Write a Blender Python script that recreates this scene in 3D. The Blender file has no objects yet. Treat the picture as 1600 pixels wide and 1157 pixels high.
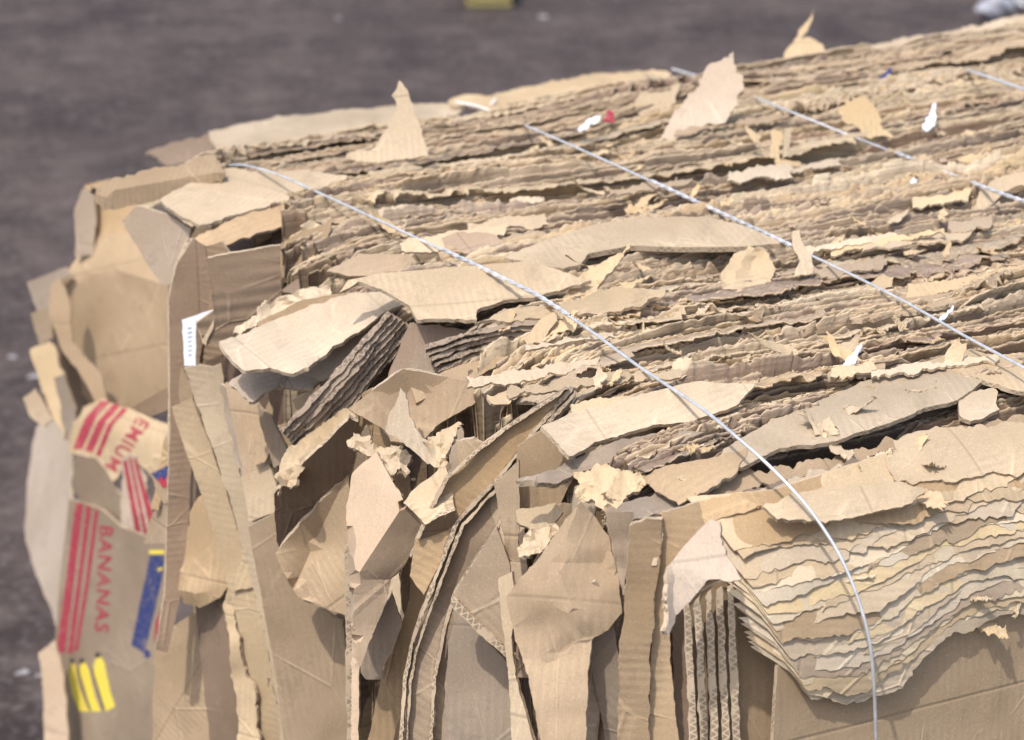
import bpy, bmesh, math, random
import numpy as np
from mathutils import Vector, Matrix
from mathutils.geometry import delaunay_2d_cdt
rng = np.random.default_rng(7)
random.seed(7)
S = bpy.context.scene
COL = S.collection

# ------------------------------------------------------------------ camera
YAW, PITCH = math.radians(27.7), math.radians(18.9)
CAM = np.array([-0.78, -1.36, 1.42])
F = 4000.0                                   # focal length in photo pixels (1600 wide)
cam_d = bpy.data.cameras.new('camera')
cam_d.sensor_width = 36.0
cam_d.lens = 36.0 * F / 1600.0
cam_d.clip_end = 200
cam_d.clip_start = 0.05
cam_d.dof.use_dof = True
cam_d.dof.focus_distance = 1.86
cam_d.dof.aperture_fstop = 10.0
cam_o = bpy.data.objects.new('camera', cam_d)
COL.objects.link(cam_o)
cam_o.location = CAM
cam_o.rotation_euler = (math.pi / 2 - PITCH, 0, -YAW)
S.camera = cam_o

# ------------------------------------------------------------------ world, sun, exposure
SUN_EL = math.radians(57)
sun_h = np.array([-0.82, -0.57]); sun_h /= np.linalg.norm(sun_h)
sun_dir = Vector((sun_h[0] * math.cos(SUN_EL), sun_h[1] * math.cos(SUN_EL), math.sin(SUN_EL)))
world = bpy.data.worlds.new("World")
S.world = world
world.use_nodes = True
nt = world.node_tree
bg = nt.nodes.get('Background')
sky = nt.nodes.new('ShaderNodeTexSky')
sky.sky_type = 'NISHITA'
sky.sun_disc = False
sky.sun_elevation = SUN_EL
sky.sun_rotation = math.atan2(sun_h[0], sun_h[1])
sky.dust_density = 3.0
nt.links.new(sky.outputs[0], bg.inputs[0])
bg.inputs[1].default_value = 0.15
sun_d = bpy.data.lights.new('sun', 'SUN')
sun_d.energy = 2.15
sun_d.angle = math.radians(0.9)
sun_d.color = (1.0, 0.965, 0.91)
sun_o = bpy.data.objects.new('sun', sun_d)
COL.objects.link(sun_o)
sun_o.rotation_euler = sun_dir.to_track_quat('Z', 'Y').to_euler()
sun_o.location = (-3, -4, 6)
S.view_settings.view_transform = 'Standard'
S.view_settings.look = 'None'
S.view_settings.gamma = 1.0
S.view_settings.use_curve_mapping = False
S.view_settings.exposure = 0.62

# ------------------------------------------------------------------ photo ray helpers
FWD = np.array([math.sin(YAW) * math.cos(PITCH), math.cos(YAW) * math.cos(PITCH), -math.sin(PITCH)])
RIGHT = np.array([math.cos(YAW), -math.sin(YAW), 0.0])
UP = np.cross(RIGHT, FWD)

def rays(px):
    """direction per pixel with unit length along the viewing axis"""
    px = np.atleast_2d(np.asarray(px, float))
    return FWD + RIGHT * ((px[:, :1] - 800) / F) + UP * ((578.5 - px[:, 1:2]) / F)

TOP, FRONT, BACK, RND = 0.80, -0.075, 1.06, 0.15
GZ = -0.38                                   # the yard's ground: the bale is about 1.2 m tall
def sdf(p):
    c = np.array([1.5, (FRONT + BACK) / 2, TOP - 1.0]); h = np.array([1.5, (BACK - FRONT) / 2, 1.0])
    q = np.abs(p - c) - (h - RND)
    return np.linalg.norm(np.maximum(q, 0), axis=1) + np.minimum(q.max(axis=1), 0) - RND

def trace(px):
    """depth (along the viewing axis) where each pixel's ray meets the bale's mean surface"""
    d = rays(px); ln = np.linalg.norm(d, axis=1)
    t = np.full(len(d), 0.9)
    for _ in range(90):
        s = sdf(CAM + d * t[:, None])
        t = t + np.clip(s, -.05, .2) / ln
        t = np.minimum(t, 3.2)
    return t

# ------------------------------------------------------------------ noise
def n1(x, scale, seed):
    r = np.random.default_rng(seed); T = r.standard_normal(4096)
    u = np.asarray(x) / scale + 500.0; i = np.floor(u).astype(int); f = u - i; f = f * f * (3 - 2 * f)
    return T[i % 4096] * (1 - f) + T[(i + 1) % 4096] * f

def n2(x, y, sx, sy, seed):
    r = np.random.default_rng(seed); T = r.standard_normal((256, 256))
    u = np.asarray(x) / sx + 50; v = np.asarray(y) / sy + 50
    i = np.floor(u).astype(int); j = np.floor(v).astype(int); f = u - i; g = v - j
    f = f * f * (3 - 2 * f); g = g * g * (3 - 2 * g); a = i % 256; b = (i + 1) % 256; c = j % 256; d = (j + 1) % 256
    return (T[a, c] * (1 - f) + T[b, c] * f) * (1 - g) + (T[a, d] * (1 - f) + T[b, d] * f) * g

def fr1(x, scale, seed, oct=4, gain=.55):
    o = 0; a = 1
    for k in range(oct):
        o = o + a * n1(x, scale / 2 ** k, seed + k); a *= gain
    return o

# ------------------------------------------------------------------ materials
def nodes_of(m):
    m.use_nodes = True
    return m.node_tree.nodes, m.node_tree.links

def mixc(N, Lk, fac, a, b, blend='MIX'):
    n = N.new('ShaderNodeMix'); n.data_type = 'RGBA'; n.blend_type = blend
    for s, v in ((0, fac), (6, a), (7, b)):
        if hasattr(v, 'is_linked') or hasattr(v, 'links'): Lk.new(v, n.inputs[s])
        else: n.inputs[s].default_value = v if s == 0 else (*v, 1) if len(v) == 3 else v
    return n.outputs[2]

def mathn(N, Lk, op, a, b=None, clamp=False):
    n = N.new('ShaderNodeMath'); n.operation = op; n.use_clamp = clamp
    for i, v in enumerate((a, b)):
        if v is None: continue
        if hasattr(v, 'links'): Lk.new(v, n.inputs[i])
        else: n.inputs[i].default_value = v
    return n.outputs[0]

def ramp(N, Lk, src, lo, hi, a=0., b=1.):
    n = N.new('ShaderNodeMapRange'); n.clamp = True
    Lk.new(src, n.inputs[0])
    for i, v in enumerate((lo, hi, a, b)): n.inputs[i + 1].default_value = v
    return n.outputs[0]

def card(name, rgb, flute=.16, stain=.28, torn=False, spread=.22, pitch=.0062):
    m = bpy.data.materials.new(name); N, Lk = nodes_of(m)
    bs = N['Principled BSDF']; bs.inputs['Roughness'].default_value = .82
    bs.inputs['Specular IOR Level'].default_value = .22
    uv = N.new('ShaderNodeUVMap'); uv.uv_map = 'UVMap'
    geo = N.new('ShaderNodeTexCoord'); oi = N.new('ShaderNodeObjectInfo')
    obj = geo.outputs['Object']
    big = N.new('ShaderNodeTexNoise'); big.inputs['Scale'].default_value = 9; big.inputs['Detail'].default_value = 4
    Lk.new(obj, big.inputs['Vector'])
    mid = N.new('ShaderNodeTexNoise'); mid.inputs['Scale'].default_value = 55; mid.inputs['Detail'].default_value = 5; mid.inputs['Roughness'].default_value = .65
    Lk.new(obj, mid.inputs['Vector'])
    mp = N.new('ShaderNodeMapping'); mp.inputs['Scale'].default_value = (90, 900, 90)
    Lk.new(uv.outputs[0], mp.inputs[0])
    fib = N.new('ShaderNodeTexNoise'); fib.inputs['Scale'].default_value = 1; fib.inputs['Detail'].default_value = 2
    Lk.new(mp.outputs[0], fib.inputs['Vector'])
    wv = N.new('ShaderNodeTexWave'); wv.wave_type = 'BANDS'; wv.bands_direction = 'Y'
    wv.inputs['Scale'].default_value = 2 * math.pi / (20 * pitch); wv.inputs['Distortion'].default_value = .35; wv.inputs['Detail'].default_value = 1
    wv.inputs['Detail Scale'].default_value = .2
    Lk.new(uv.outputs[0], wv.inputs['Vector'])
    c = mixc(N, Lk, ramp(N, Lk, big.outputs[0], .3, .72), tuple(v * (1 - stain) * w for v, w in zip(rgb, (1, .96, .9))), tuple(min(v * 1.08, .9) for v in rgb))
    c = mixc(N, Lk, ramp(N, Lk, mid.outputs[0], .56, .78, 0, .45), c, tuple(v * .62 for v in rgb))
    c = mixc(N, Lk, ramp(N, Lk, fib.outputs[0], .35, .7, 0, .16), c, tuple(v * .55 for v in rgb))
    fl = N.new('ShaderNodeTexNoise'); fl.inputs['Scale'].default_value = 14; Lk.new(obj, fl.inputs['Vector'])
    flm = mathn(N, Lk, 'MULTIPLY', ramp(N, Lk, fl.outputs[0], .42, .62), flute)
    c = mixc(N, Lk, mathn(N, Lk, 'MULTIPLY', wv.outputs[1], flm), c, tuple(v * .45 for v in rgb))
    # creases and scuffs: straight bent lines, a little paler where the liner cracked
    wp = N.new('ShaderNodeMapping'); wp.inputs['Scale'].default_value = (7, 11, 1); wp.inputs['Rotation'].default_value = (0, 0, .5)
    Lk.new(uv.outputs[0], wp.inputs[0])
    vo = N.new('ShaderNodeTexVoronoi'); vo.feature = 'DISTANCE_TO_EDGE'; vo.inputs['Scale'].default_value = 1.6
    Lk.new(wp.outputs[0], vo.inputs['Vector'])
    cr0 = ramp(N, Lk, vo.outputs['Distance'], .0, .022, 1, 0)
    cr = mathn(N, Lk, 'MULTIPLY', cr0, ramp(N, Lk, big.outputs[0], .47, .6))
    c = mixc(N, Lk, mathn(N, Lk, 'MULTIPLY', cr, .38), c, tuple(min(.8, v * 1.45) for v in rgb))
    su = N.new('ShaderNodeSeparateXYZ'); Lk.new(uv.outputs[0], su.inputs[0])
    fr_ = mathn(N, Lk, 'FRACT', mathn(N, Lk, 'ADD', mathn(N, Lk, 'MULTIPLY', su.outputs[0], 9.3), oi.outputs['Random']))
    sl = ramp(N, Lk, mathn(N, Lk, 'ABSOLUTE', mathn(N, Lk, 'SUBTRACT', fr_, .5)), .0, .018, 1, 0)
    sl = mathn(N, Lk, 'MULTIPLY', sl, ramp(N, Lk, oi.outputs['Random'], .35, .5))
    c = mixc(N, Lk, mathn(N, Lk, 'MULTIPLY', sl, .4), c, tuple(v * .5 for v in rgb))
    cr = mathn(N, Lk, 'SUBTRACT', cr, mathn(N, Lk, 'MULTIPLY', sl, .7))
    scf = N.new('ShaderNodeTexNoise'); scf.inputs['Scale'].default_value = 26; scf.inputs['Detail'].default_value = 7; scf.inputs['Roughness'].default_value = .75; scf.inputs['Distortion'].default_value = .6
    Lk.new(obj, scf.inputs['Vector'])
    c = mixc(N, Lk, ramp(N, Lk, scf.outputs[0], .57, .62, 0, .30), c, tuple(v * .55 for v in rgb))
    c = mixc(N, Lk, ramp(N, Lk, scf.outputs[0], .40, .34, 0, .30), c, tuple(min(.8, v * 1.35) for v in rgb))
    sc = N.new('ShaderNodeTexNoise'); sc.inputs['Scale'].default_value = 700; sc.inputs['Detail'].default_value = 2; Lk.new(obj, sc.inputs['Vector'])
    c = mixc(N, Lk, ramp(N, Lk, sc.outputs[0], .58, .72, 0, .35), c, tuple(v * .5 for v in rgb))
    c = mixc(N, Lk, ramp(N, Lk, sc.outputs[0], .42, .28, 0, .25), c, tuple(min(.85, v * 1.5) for v in rgb))
    # each sheet is its own batch of board: brightness and warmth by object
    val = N.new('ShaderNodeHueSaturation')
    Lk.new(ramp(N, Lk, oi.outputs['Random'], 0, 1, 1 - spread, 1 + spread), val.inputs['Value'])
    sat = mathn(N, Lk, 'FRACT', mathn(N, Lk, 'MULTIPLY', oi.outputs['Random'], 7.31))
    Lk.new(ramp(N, Lk, sat, 0, 1, .82, 1.1), val.inputs['Saturation'])
    Lk.new(c, val.inputs['Color']); c = val.outputs[0]
    if torn:   # the ripped lip: liner peeled off, pale fibre shows
        sp = N.new('ShaderNodeSeparateXYZ'); Lk.new(uv.outputs[0], sp.inputs[0])
        e = mathn(N, Lk, 'ADD', sp.outputs[1], mathn(N, Lk, 'MULTIPLY', mid.outputs[0], -.012))
        k = ramp(N, Lk, e, -.0062, -.0046, .55, 0)
        c = mixc(N, Lk, k, c, (.58, .45, .30))
        sm = N.new('ShaderNodeMapping'); sm.inputs['Scale'].default_value = (16, 330, 330); Lk.new(obj, sm.inputs[0])
        st = N.new('ShaderNodeTexNoise'); st.inputs['Scale'].default_value = 1; st.inputs['Detail'].default_value = 6; st.inputs['Roughness'].default_value = .7
        Lk.new(sm.outputs[0], st.inputs['Vector'])       # crushed, dirty fibre running with the edge
        c = mixc(N, Lk, ramp(N, Lk, st.outputs[0], .52, .68, 0, .7), c, (.16, .105, .07))
        c = mixc(N, Lk, ramp(N, Lk, st.outputs[0], .46, .34, 0, .5), c, (.64, .51, .35))
    Lk.new(c, bs.inputs['Base Color'])
    b1 = N.new('ShaderNodeBump'); b1.inputs['Strength'].default_value = .45; b1.inputs['Distance'].default_value = .0025
    hh = mathn(N, Lk, 'ADD', mathn(N, Lk, 'MULTIPLY', mid.outputs[0], .35), mathn(N, Lk, 'MULTIPLY', sc.outputs[0], .10))
    Lk.new(mathn(N, Lk, 'ADD', hh, mathn(N, Lk, 'MULTIPLY', cr, .55)), b1.inputs['Height'])
    b2 = N.new('ShaderNodeBump'); b2.inputs['Strength'].default_value = min(1, flute * 2.2); b2.inputs['Distance'].default_value = .0005
    Lk.new(mathn(N, Lk, 'MULTIPLY', wv.outputs[1], ramp(N, Lk, fl.outputs[0], .42, .62)), b2.inputs['Height']); Lk.new(b1.outputs[0], b2.inputs['Normal'])
    Lk.new(b2.outputs[0], bs.inputs['Normal'])
    return m

def edge_mat(name, rgb):
    """cut edge of corrugated board: two liners and the wave between them"""
    m = bpy.data.materials.new(name); N, Lk = nodes_of(m)
    bs = N['Principled BSDF']; bs.inputs['Roughness'].default_value = .9; bs.inputs['Specular IOR Level'].default_value = .15
    uv = N.new('ShaderNodeUVMap'); uv.uv_map = 'UVMap'
    sp = N.new('ShaderNodeSeparateXYZ'); Lk.new(uv.outputs[0], sp.inputs[0])
    w = mathn(N, Lk, 'SINE', mathn(N, Lk, 'MULTIPLY', sp.outputs[0], 2 * math.pi / .0062))
    w = mathn(N, Lk, 'ADD', mathn(N, Lk, 'MULTIPLY', w, .33), .5)
    dist = mathn(N, Lk, 'ABSOLUTE', mathn(N, Lk, 'SUBTRACT', sp.outputs[1], w))
    flu = ramp(N, Lk, dist, .10, .22, 1, 0)
    lin = ramp(N, Lk, mathn(N, Lk, 'ABSOLUTE', mathn(N, Lk, 'SUBTRACT', sp.outputs[1], .5)), .34, .42, 0, 1)
    k = mathn(N, Lk, 'MAXIMUM', flu, lin)
    no = N.new('ShaderNodeTexNoise'); no.inputs['Scale'].default_value = 60; no.inputs['Detail'].default_value = 3
    geo = N.new('ShaderNodeTexCoord'); Lk.new(geo.outputs['Object'], no.inputs['Vector'])
    k = mathn(N, Lk, 'MAXIMUM', k, ramp(N, Lk, no.outputs[0], .46, .56))
    c = mixc(N, Lk, k, tuple(v * .5 for v in rgb), rgb)  # hollows of the wave coloured darker in place of their shade
    c = mixc(N, Lk, ramp(N, Lk, no.outputs[0], .35, .65, 0, .3), c, tuple(v * .6 for v in rgb))
    Lk.new(c, bs.inputs['Base Color'])
    return m

def plain(name, rgb, rough=.7, metal=0., noise=.25, nscale=60, spec=.3):
    m = bpy.data.materials.new(name); N, Lk = nodes_of(m)
    bs = N['Principled BSDF']; bs.inputs['Roughness'].default_value = rough; bs.inputs['Metallic'].default_value = metal
    bs.inputs['Specular IOR Level'].default_value = spec
    t = N.new('ShaderNodeTexNoise'); t.inputs['Scale'].default_value = nscale; t.inputs['Detail'].default_value = 4
    g = N.new('ShaderNodeTexCoord'); Lk.new(g.outputs['Object'], t.inputs['Vector'])
    c = mixc(N, Lk, ramp(N, Lk, t.outputs[0], .35, .7), tuple(v * (1 - noise) for v in rgb), rgb)
    Lk.new(c, bs.inputs['Base Color'])
    return m

def ink(name, rgb):
    """printing ink, worn so the board shows through in specks"""
    m = bpy.data.materials.new(name); N, Lk = nodes_of(m)
    bs = N['Principled BSDF']; bs.inputs['Roughness'].default_value = .7; bs.inputs['Specular IOR Level'].default_value = .25
    t = N.new('ShaderNodeTexNoise'); t.inputs['Scale'].default_value = 260; t.inputs['Detail'].default_value = 5
    g = N.new('ShaderNodeTexCoord'); Lk.new(g.outputs['Object'], t.inputs['Vector'])
    c = mixc(N, Lk, ramp(N, Lk, t.outputs[0], .5, .75, 0, .5), rgb, (.42, .31, .20))
    t2 = N.new('ShaderNodeTexNoise'); t2.inputs['Scale'].default_value = 38; t2.inputs['Detail'].default_value = 6; Lk.new(g.outputs['Object'], t2.inputs['Vector'])
    c = mixc(N, Lk, ramp(N, Lk, t2.outputs[0], .62, .72, 0, .25), c, (.44, .33, .22))
    Lk.new(c, bs.inputs['Base Color'])
    return m

KR = (.42, .306, .192)
M = dict(
    kraft=card('kraft_board', KR),
    pale=card('pale_kraft_board', (.53, .41, .27), spread=.12),
    straw=card('straw_board', (.60, .475, .30), spread=.05, stain=.15),
    pink=card('pinkish_kraft_board', (.53, .41, .30), flute=.05, stain=.15, spread=.08),
    dark=card('dark_and_shaded_board', (.29, .205, .14)),  # dark brown board, also used for shade coloured into hollows and undersides
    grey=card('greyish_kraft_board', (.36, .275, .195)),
    ribbed=card('ribbed_kraft_board', (.40, .28, .18), flute=.55),
    top_pale=card('torn_pale_board', (.58, .455, .295), torn=True, spread=.2),
    top_kraft=card('torn_kraft_board', (.47, .35, .225), torn=True, spread=.25),
    top_dark=card('torn_dark_board', (.29, .205, .142), torn=True, spread=.3),
    creased=card('creased_kraft_board', (.38, .265, .17), flute=.8, pitch=.013),
    bleached=card('bleached_torn_board', (.60, .485, .335), flute=.1, stain=.2, spread=.12),
    scrap=card('torn_liner_paper', (.57, .435, .275), flute=.2, stain=.18, spread=.12),
    core=card('pressed_core', (.16, .11, .08)),  # filler darker than the board: shade of the gaps put into its colour
    edge=edge_mat('corrugated_cut_edge', (.55, .43, .30)),
    edge_dark=edge_mat('dark_corrugated_edge', (.36, .28, .21)),  # darker grey-brown tone of the cut edge
    red=ink('crimson_ink', (.33, .035, .06)),
    blue=ink('blue_ink', (.03, .045, .15)),
    yellow=ink('yellow_ink', (.78, .62, .08)),
    litter=plain('dusty_paper', (.36, .34, .34), .8),
    faint=plain('faint_blue_ink', (.45, .52, .64), .7),
    black=ink('dark_ink', (.05, .045, .05)),
    white=plain('white_paper', (.74, .76, .80), .6, noise=.1),
    wire=plain('galvanised_wire', (.88, .88, .88), .45, .65, noise=.25, nscale=90, spec=.5),
)

# ------------------------------------------------------------------ object helpers
def tag(o, label=None, cat=None, group=None, kind=None):
    if label: o['label'] = label
    if cat: o['category'] = cat
    if group: o['group'] = group
    if kind: o['kind'] = kind
    return o

def link_mesh(name, V, faces, mats, fmat=None, uvs=None, parent=None, recenter=True, smooth=40):
    """V (n,3); faces list of tuples; uvs per loop in face order"""
    V = np.asarray(V, float)
    c = V.mean(axis=0) if (recenter and parent is None) else np.zeros(3)
    if parent is not None: c = np.array(parent.location)
    me = bpy.data.meshes.new(name)
    if isinstance(faces, np.ndarray):
        n, k = faces.shape
        me.vertices.add(len(V)); me.vertices.foreach_set('co', (V - c).astype(np.float32).ravel())
        me.loops.add(n * k); me.loops.foreach_set('vertex_index', faces.astype(np.int32).ravel())
        me.polygons.add(n); me.polygons.foreach_set('loop_start', np.arange(0, n * k, k, dtype=np.int32))
        me.update(calc_edges=True)
    else:
        me.from_pydata((V - c).tolist(), [], faces)
    if uvs is not None:
        ul = me.uv_layers.new(name='UVMap')
        ul.data.foreach_set('uv', np.asarray(uvs, np.float32).ravel())
    for m in mats: me.materials.append(m)
    if fmat is not None: me.polygons.foreach_set('material_index', np.asarray(fmat, np.int32))
    me.validate()
    me.shade_smooth()
    if smooth: me.set_sharp_from_angle(angle=math.radians(smooth))
    o = bpy.data.objects.new(name, me)
    if parent is not None: o.parent = parent
    else: o.location = c
    COL.objects.link(o)
    return o

def inside(poly, p):
    x, y = p[:, 0], p[:, 1]; r = np.zeros(len(p), bool); n = len(poly)
    for i in range(n):
        a, b = poly[i], poly[(i + 1) % n]
        cnd = (a[1] > y) != (b[1] > y)
        xx = (b[0] - a[0]) * (y - a[1]) / (b[1] - a[1] + 1e-12) + a[0]
        r ^= cnd & (x < xx)
    return r

def segdist(p, a, b):
    d = b - a; t = np.clip(((p - a) @ d) / (d @ d + 1e-12), 0, 1)
    return np.linalg.norm(p - (a + t[:, None] * d), axis=1)

SEED = [100]
class Flap: pass

def flap(name, label, cat, pts, ref, mat='kraft', back=None, edge='edge', inner=(), creases=(), torn=.7, grid=13, wr=.0013,
         wsc=.05, th=.0034, flute=0., group=None, clean=(), bend=None, ribbon=None):
    """One sheet of board traced on the photograph: control points (px, py, metres towards the camera), seated on a plane
    ('p', anchor pixel, offset, normal) or on the bale's mean surface ('s', offset); split, wrinkled, torn at its rim and given thickness."""
    SEED[0] += 17; sd = SEED[0]
    ctl = np.array([(p[0], p[1], p[2] if len(p) > 2 else 0.) for p in list(pts) + list(inner)], float)
    no = len(pts); c2 = ctl[:, :2]
    if ref[0] == 'p':
        _, anc, off, nrm = ref
        nrm = np.array(nrm, float); nrm /= np.linalg.norm(nrm)
        A = CAM + rays([anc])[0] * (trace([anc])[0] - off)
        pl = lambda q: ((A - CAM) @ nrm) / (rays(q) @ nrm)
    else:
        pl = lambda q: trace(q) - ref[1]
    zc = pl(c2) - ctl[:, 2]
    # coarse triangulation gives the fold planes
    cre = [(a, b) for a, b in creases]
    vo, eo, fo, ov, oe, of_ = delaunay_2d_cdt([Vector(p) for p in c2], cre, [list(range(no))], 1, 1e-4)
    vo = np.array([tuple(v) for v in vo]); tri = []
    for f_ in fo:
        for k in range(1, len(f_) - 1): tri.append((f_[0], f_[k], f_[k + 1]))
    tri = np.array(tri)
    dco = np.zeros(len(vo)); wz = np.zeros(len(vo))
    for i, lst in enumerate(ov):
        if lst: dco[i] = ctl[lst[0], 2]; wz[i] = 1 / zc[lst[0]]
        else:
            j = np.argmin(((c2 - vo[i]) ** 2).sum(1)); dco[i] = ctl[j, 2]; wz[i] = 1 / zc[j]
    def interp(q, val):
        best = np.full(len(q), -1e9); out = np.zeros(len(q))
        for t in tri:
            a, b, c = vo[t]
            den = (b[1] - c[1]) * (a[0] - c[0]) + (c[0] - b[0]) * (a[1] - c[1])
            if abs(den) < 1e-6: continue
            l1 = ((b[1] - c[1]) * (q[:, 0] - c[0]) + (c[0] - b[0]) * (q[:, 1] - c[1])) / den
            l2 = ((c[1] - a[1]) * (q[:, 0] - c[0]) + (a[0] - c[0]) * (q[:, 1] - c[1])) / den
            l3 = 1 - l1 - l2
            m = np.minimum(np.minimum(l1, l2), l3)
            w = m > best
            out[w] = (l1 * val[t[0]] + l2 * val[t[1]] + l3 * val[t[2]])[w]; best[w] = m[w]
        return out
    def depth(q):
        q = np.asarray(q, float)
        z = 1 / interp(q, wz) if ref[0] == 'p' else trace(q) - ref[1] - interp(q, dco)
        if wsc < .03:                              # crushed paper: sharp folds
            z = z + wr * (1.5 * np.abs(n2(q[:, 0] + .4 * q[:, 1], q[:, 1], wsc * 2100, wsc * 3000, sd)) + .8 * np.abs(n2(q[:, 0], q[:, 1] - .5 * q[:, 0], wsc * 900, wsc * 900, sd + 1)) - 1.1)
        else:
            z = z + wr * (n2(q[:, 0], q[:, 1], wsc * 2100, wsc * 2100, sd) + .25 * n2(q[:, 0], q[:, 1], wsc * 800, wsc * 800, sd + 1))
        if bend is not None:
            (bx, by), (ex, ey), amt = bend       # a smooth bow along a pixel direction
            d = np.array([ex - bx, ey - by], float); s = ((q - np.array([bx, by])) @ d) / (d @ d)
            z = z - amt * np.clip(s, -.5, 1.5) ** 2
        return z
    ev = lambda q, up=0.: CAM + rays(q) * (depth(q) - up)[:, None]
    # fine outline
    step = max(3.0, min(7.0, grid * .45)); fine = []; 
    acc = 0.
    for i in range(no):
        a, b = c2[i], c2[(i + 1) % no]; L = np.linalg.norm(b - a); n = max(1, int(round(L / step)))
        s = np.arange(n) / n; e = (b - a) / max(L, 1e-9); nn = np.array([-e[1], e[0]])
        amp = torn if i not in clean else .35
        nz = fr1(acc + s * L, 22, sd + 5, 4, .64) * amp * .85 * np.minimum(1, np.minimum(s * L / 6, (1 - s) * L / 6))
        fine += list(a + np.outer(s * L, e) + np.outer(nz, nn)); acc += L
    fine = np.array(fine)
    # interior
    lo, hi = fine.min(0), fine.max(0)
    gx, gy = np.meshgrid(np.arange(lo[0], hi[0], grid), np.arange(lo[1], hi[1], grid)); gp = np.stack([gx.ravel(), gy.ravel()], 1)
    gp = gp + np.random.default_rng(sd).uniform(-.25, .25, gp.shape) * grid
    gp = gp[inside(fine, gp)]
    for i in range(len(fine)):
        if len(gp) == 0: break
        gp = gp[segdist(gp, fine[i], fine[(i + 1) % len(fine)]) > grid * .45]
    allp = list(fine); ce = []
    nb = len(fine)
    for a, b in cre:
        A2, B2 = c2[a], c2[b]; L = np.linalg.norm(B2 - A2); n = max(2, int(L / grid)); s = np.arange(1, n) / n
        s0 = len(allp); P = A2 + np.outer(s, B2 - A2)
        if len(gp): gp = gp[segdist(gp, A2, B2) > grid * .4]
        P = P[inside(fine, P)]
        allp += list(P); ce += [(s0 + k, s0 + k + 1) for k in range(len(P) - 1)]
    allp += list(gp)
    v2, e2, f2, ov2, _, _ = delaunay_2d_cdt([Vector(p) for p in allp], ce, [list(range(nb))], 1, 1e-5)
    q = np.array([tuple(v) for v in v2])
    T = []
    for f_ in f2:
        for k in range(1, len(f_) - 1): T.append((f_[0], f_[k], f_[k + 1]))
    T = np.array(T)
    P3 = ev(q)
    # face the camera
    nrm_f = np.cross(P3[T[:, 1]] - P3[T[:, 0]], P3[T[:, 2]] - P3[T[:, 0]])
    flip = (nrm_f * (CAM - P3[T[:, 0]])).sum(1) < 0
    T[flip] = T[flip][:, ::-1]; nrm_f[flip] *= -1
    vn = np.zeros_like(P3)
    for k in range(3): np.add.at(vn, T[:, k], nrm_f)
    vn /= np.linalg.norm(vn, axis=1, keepdims=True) + 1e-12
    B3 = P3 - vn * th
    nV = len(P3)
    ed = {}
    for t in T:
        for a, b in ((t[0], t[1]), (t[1], t[2]), (t[2], t[0])): ed[(a, b)] = 1
    bnd = [(a, b) for (a, b) in ed if (b, a) not in ed]
    # local frame for texture
    nm = vn.mean(0); nm /= np.linalg.norm(nm)
    e0 = np.array([0, 0, 1.]) if abs(nm[2]) < .75 else np.array([1., 0, 0])
    a1 = e0 - nm * (e0 @ nm); a1 /= np.linalg.norm(a1); a2 = np.cross(nm, a1)
    cf, sf = math.cos(math.radians(flute)), math.sin(math.radians(flute))
    pu = P3 @ (a1 * cf + a2 * sf); pv = P3 @ (a2 * cf - a1 * sf); UV = np.stack([pu, pv], 1)
    if ribbon:                                   # texture runs along the strip, 0..1 across it
        w = np.array(ribbon, float); best = np.full(len(q), 1e9); uu = np.zeros(len(q)); s = 0
        for a, b in zip(w[:-1], w[1:]):
            d = b - a; L = np.linalg.norm(d); t = np.clip(((q - a) @ d) / (L * L), 0, 1)
            ds = np.linalg.norm(q - (a + t[:, None] * d), axis=1); k = ds < best
            uu[k] = (s + t * L)[k]; best[k] = ds[k]; s += L
        UV = np.stack([uu / 2000., np.clip(best / (best.max() + 1e-9), 0, 1)], 1)
    nxt = dict(bnd); arc = {}; s = 0.
    todo = set(nxt)
    while todo:
        a = st = next(iter(todo))
        while a in todo:
            todo.discard(a); arc[a] = s; b = nxt[a]; s += np.linalg.norm(P3[b] - P3[a]); a = b
    faces = [tuple(t) for t in T] + [tuple(t[::-1] + nV) for t in T]
    uvs = [UV[i] for t in T for i in t] + [UV[i] for t in T for i in t[::-1]]
    fm = [0] * len(T) + [1] * len(T)
    for a, b in bnd:
        faces.append((b, a, a + nV, b + nV)); L = np.linalg.norm(P3[b] - P3[a]); fm.append(2)
        uvs += [(arc[a] + L, 0), (arc[a], 0), (arc[a], 1), (arc[a] + L, 1)]
    o = link_mesh(name, np.vstack([P3, B3]), faces, [M[mat], M[back or mat], M[edge]], fm, uvs, smooth=20)
    if cat: tag(o, label, cat, group)
    r = Flap(); r.o = o; r.ev = ev
    return r

def decal(fl, name, polys, mat, up=.0007, grid=9):
    """ink printed on a flap: pixel polygons laid on its surface, a child of it"""
    V = []; Fc = []; 
    for poly in polys:
        p = np.array(poly, float); fine = []
        for i in range(len(p)):
            a, b = p[i], p[(i + 1) % len(p)]; n = max(1, int(np.linalg.norm(b - a) / grid))
            fine += [a + (b - a) * k / n for k in range(n)]
        fine = np.array(fine); lo, hi = fine.min(0), fine.max(0)
        gx, gy = np.meshgrid(np.arange(lo[0], hi[0], grid), np.arange(lo[1], hi[1], grid)); g = np.stack([gx.ravel(), gy.ravel()], 1)
        g = g[inside(fine, g)]
        v2, _, f2, *_ = delaunay_2d_cdt([Vector(x) for x in list(fine) + list(g)], [], [list(range(len(fine)))], 1, 1e-4)
        b0 = len(V); V += [tuple(v) for v in v2]
        Fc += [tuple(i + b0 for i in f_) for f_ in f2]
    P3 = fl.ev(np.array(V), up)
    out = []
    for f_ in Fc:
        n = np.cross(P3[f_[1]] - P3[f_[0]], P3[f_[2]] - P3[f_[0]])
        out.append(f_ if n @ (CAM - P3[f_[0]]) > 0 else f_[::-1])
    return link_mesh(name, P3, out, [M[mat]], parent=fl.o, smooth=0)

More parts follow.
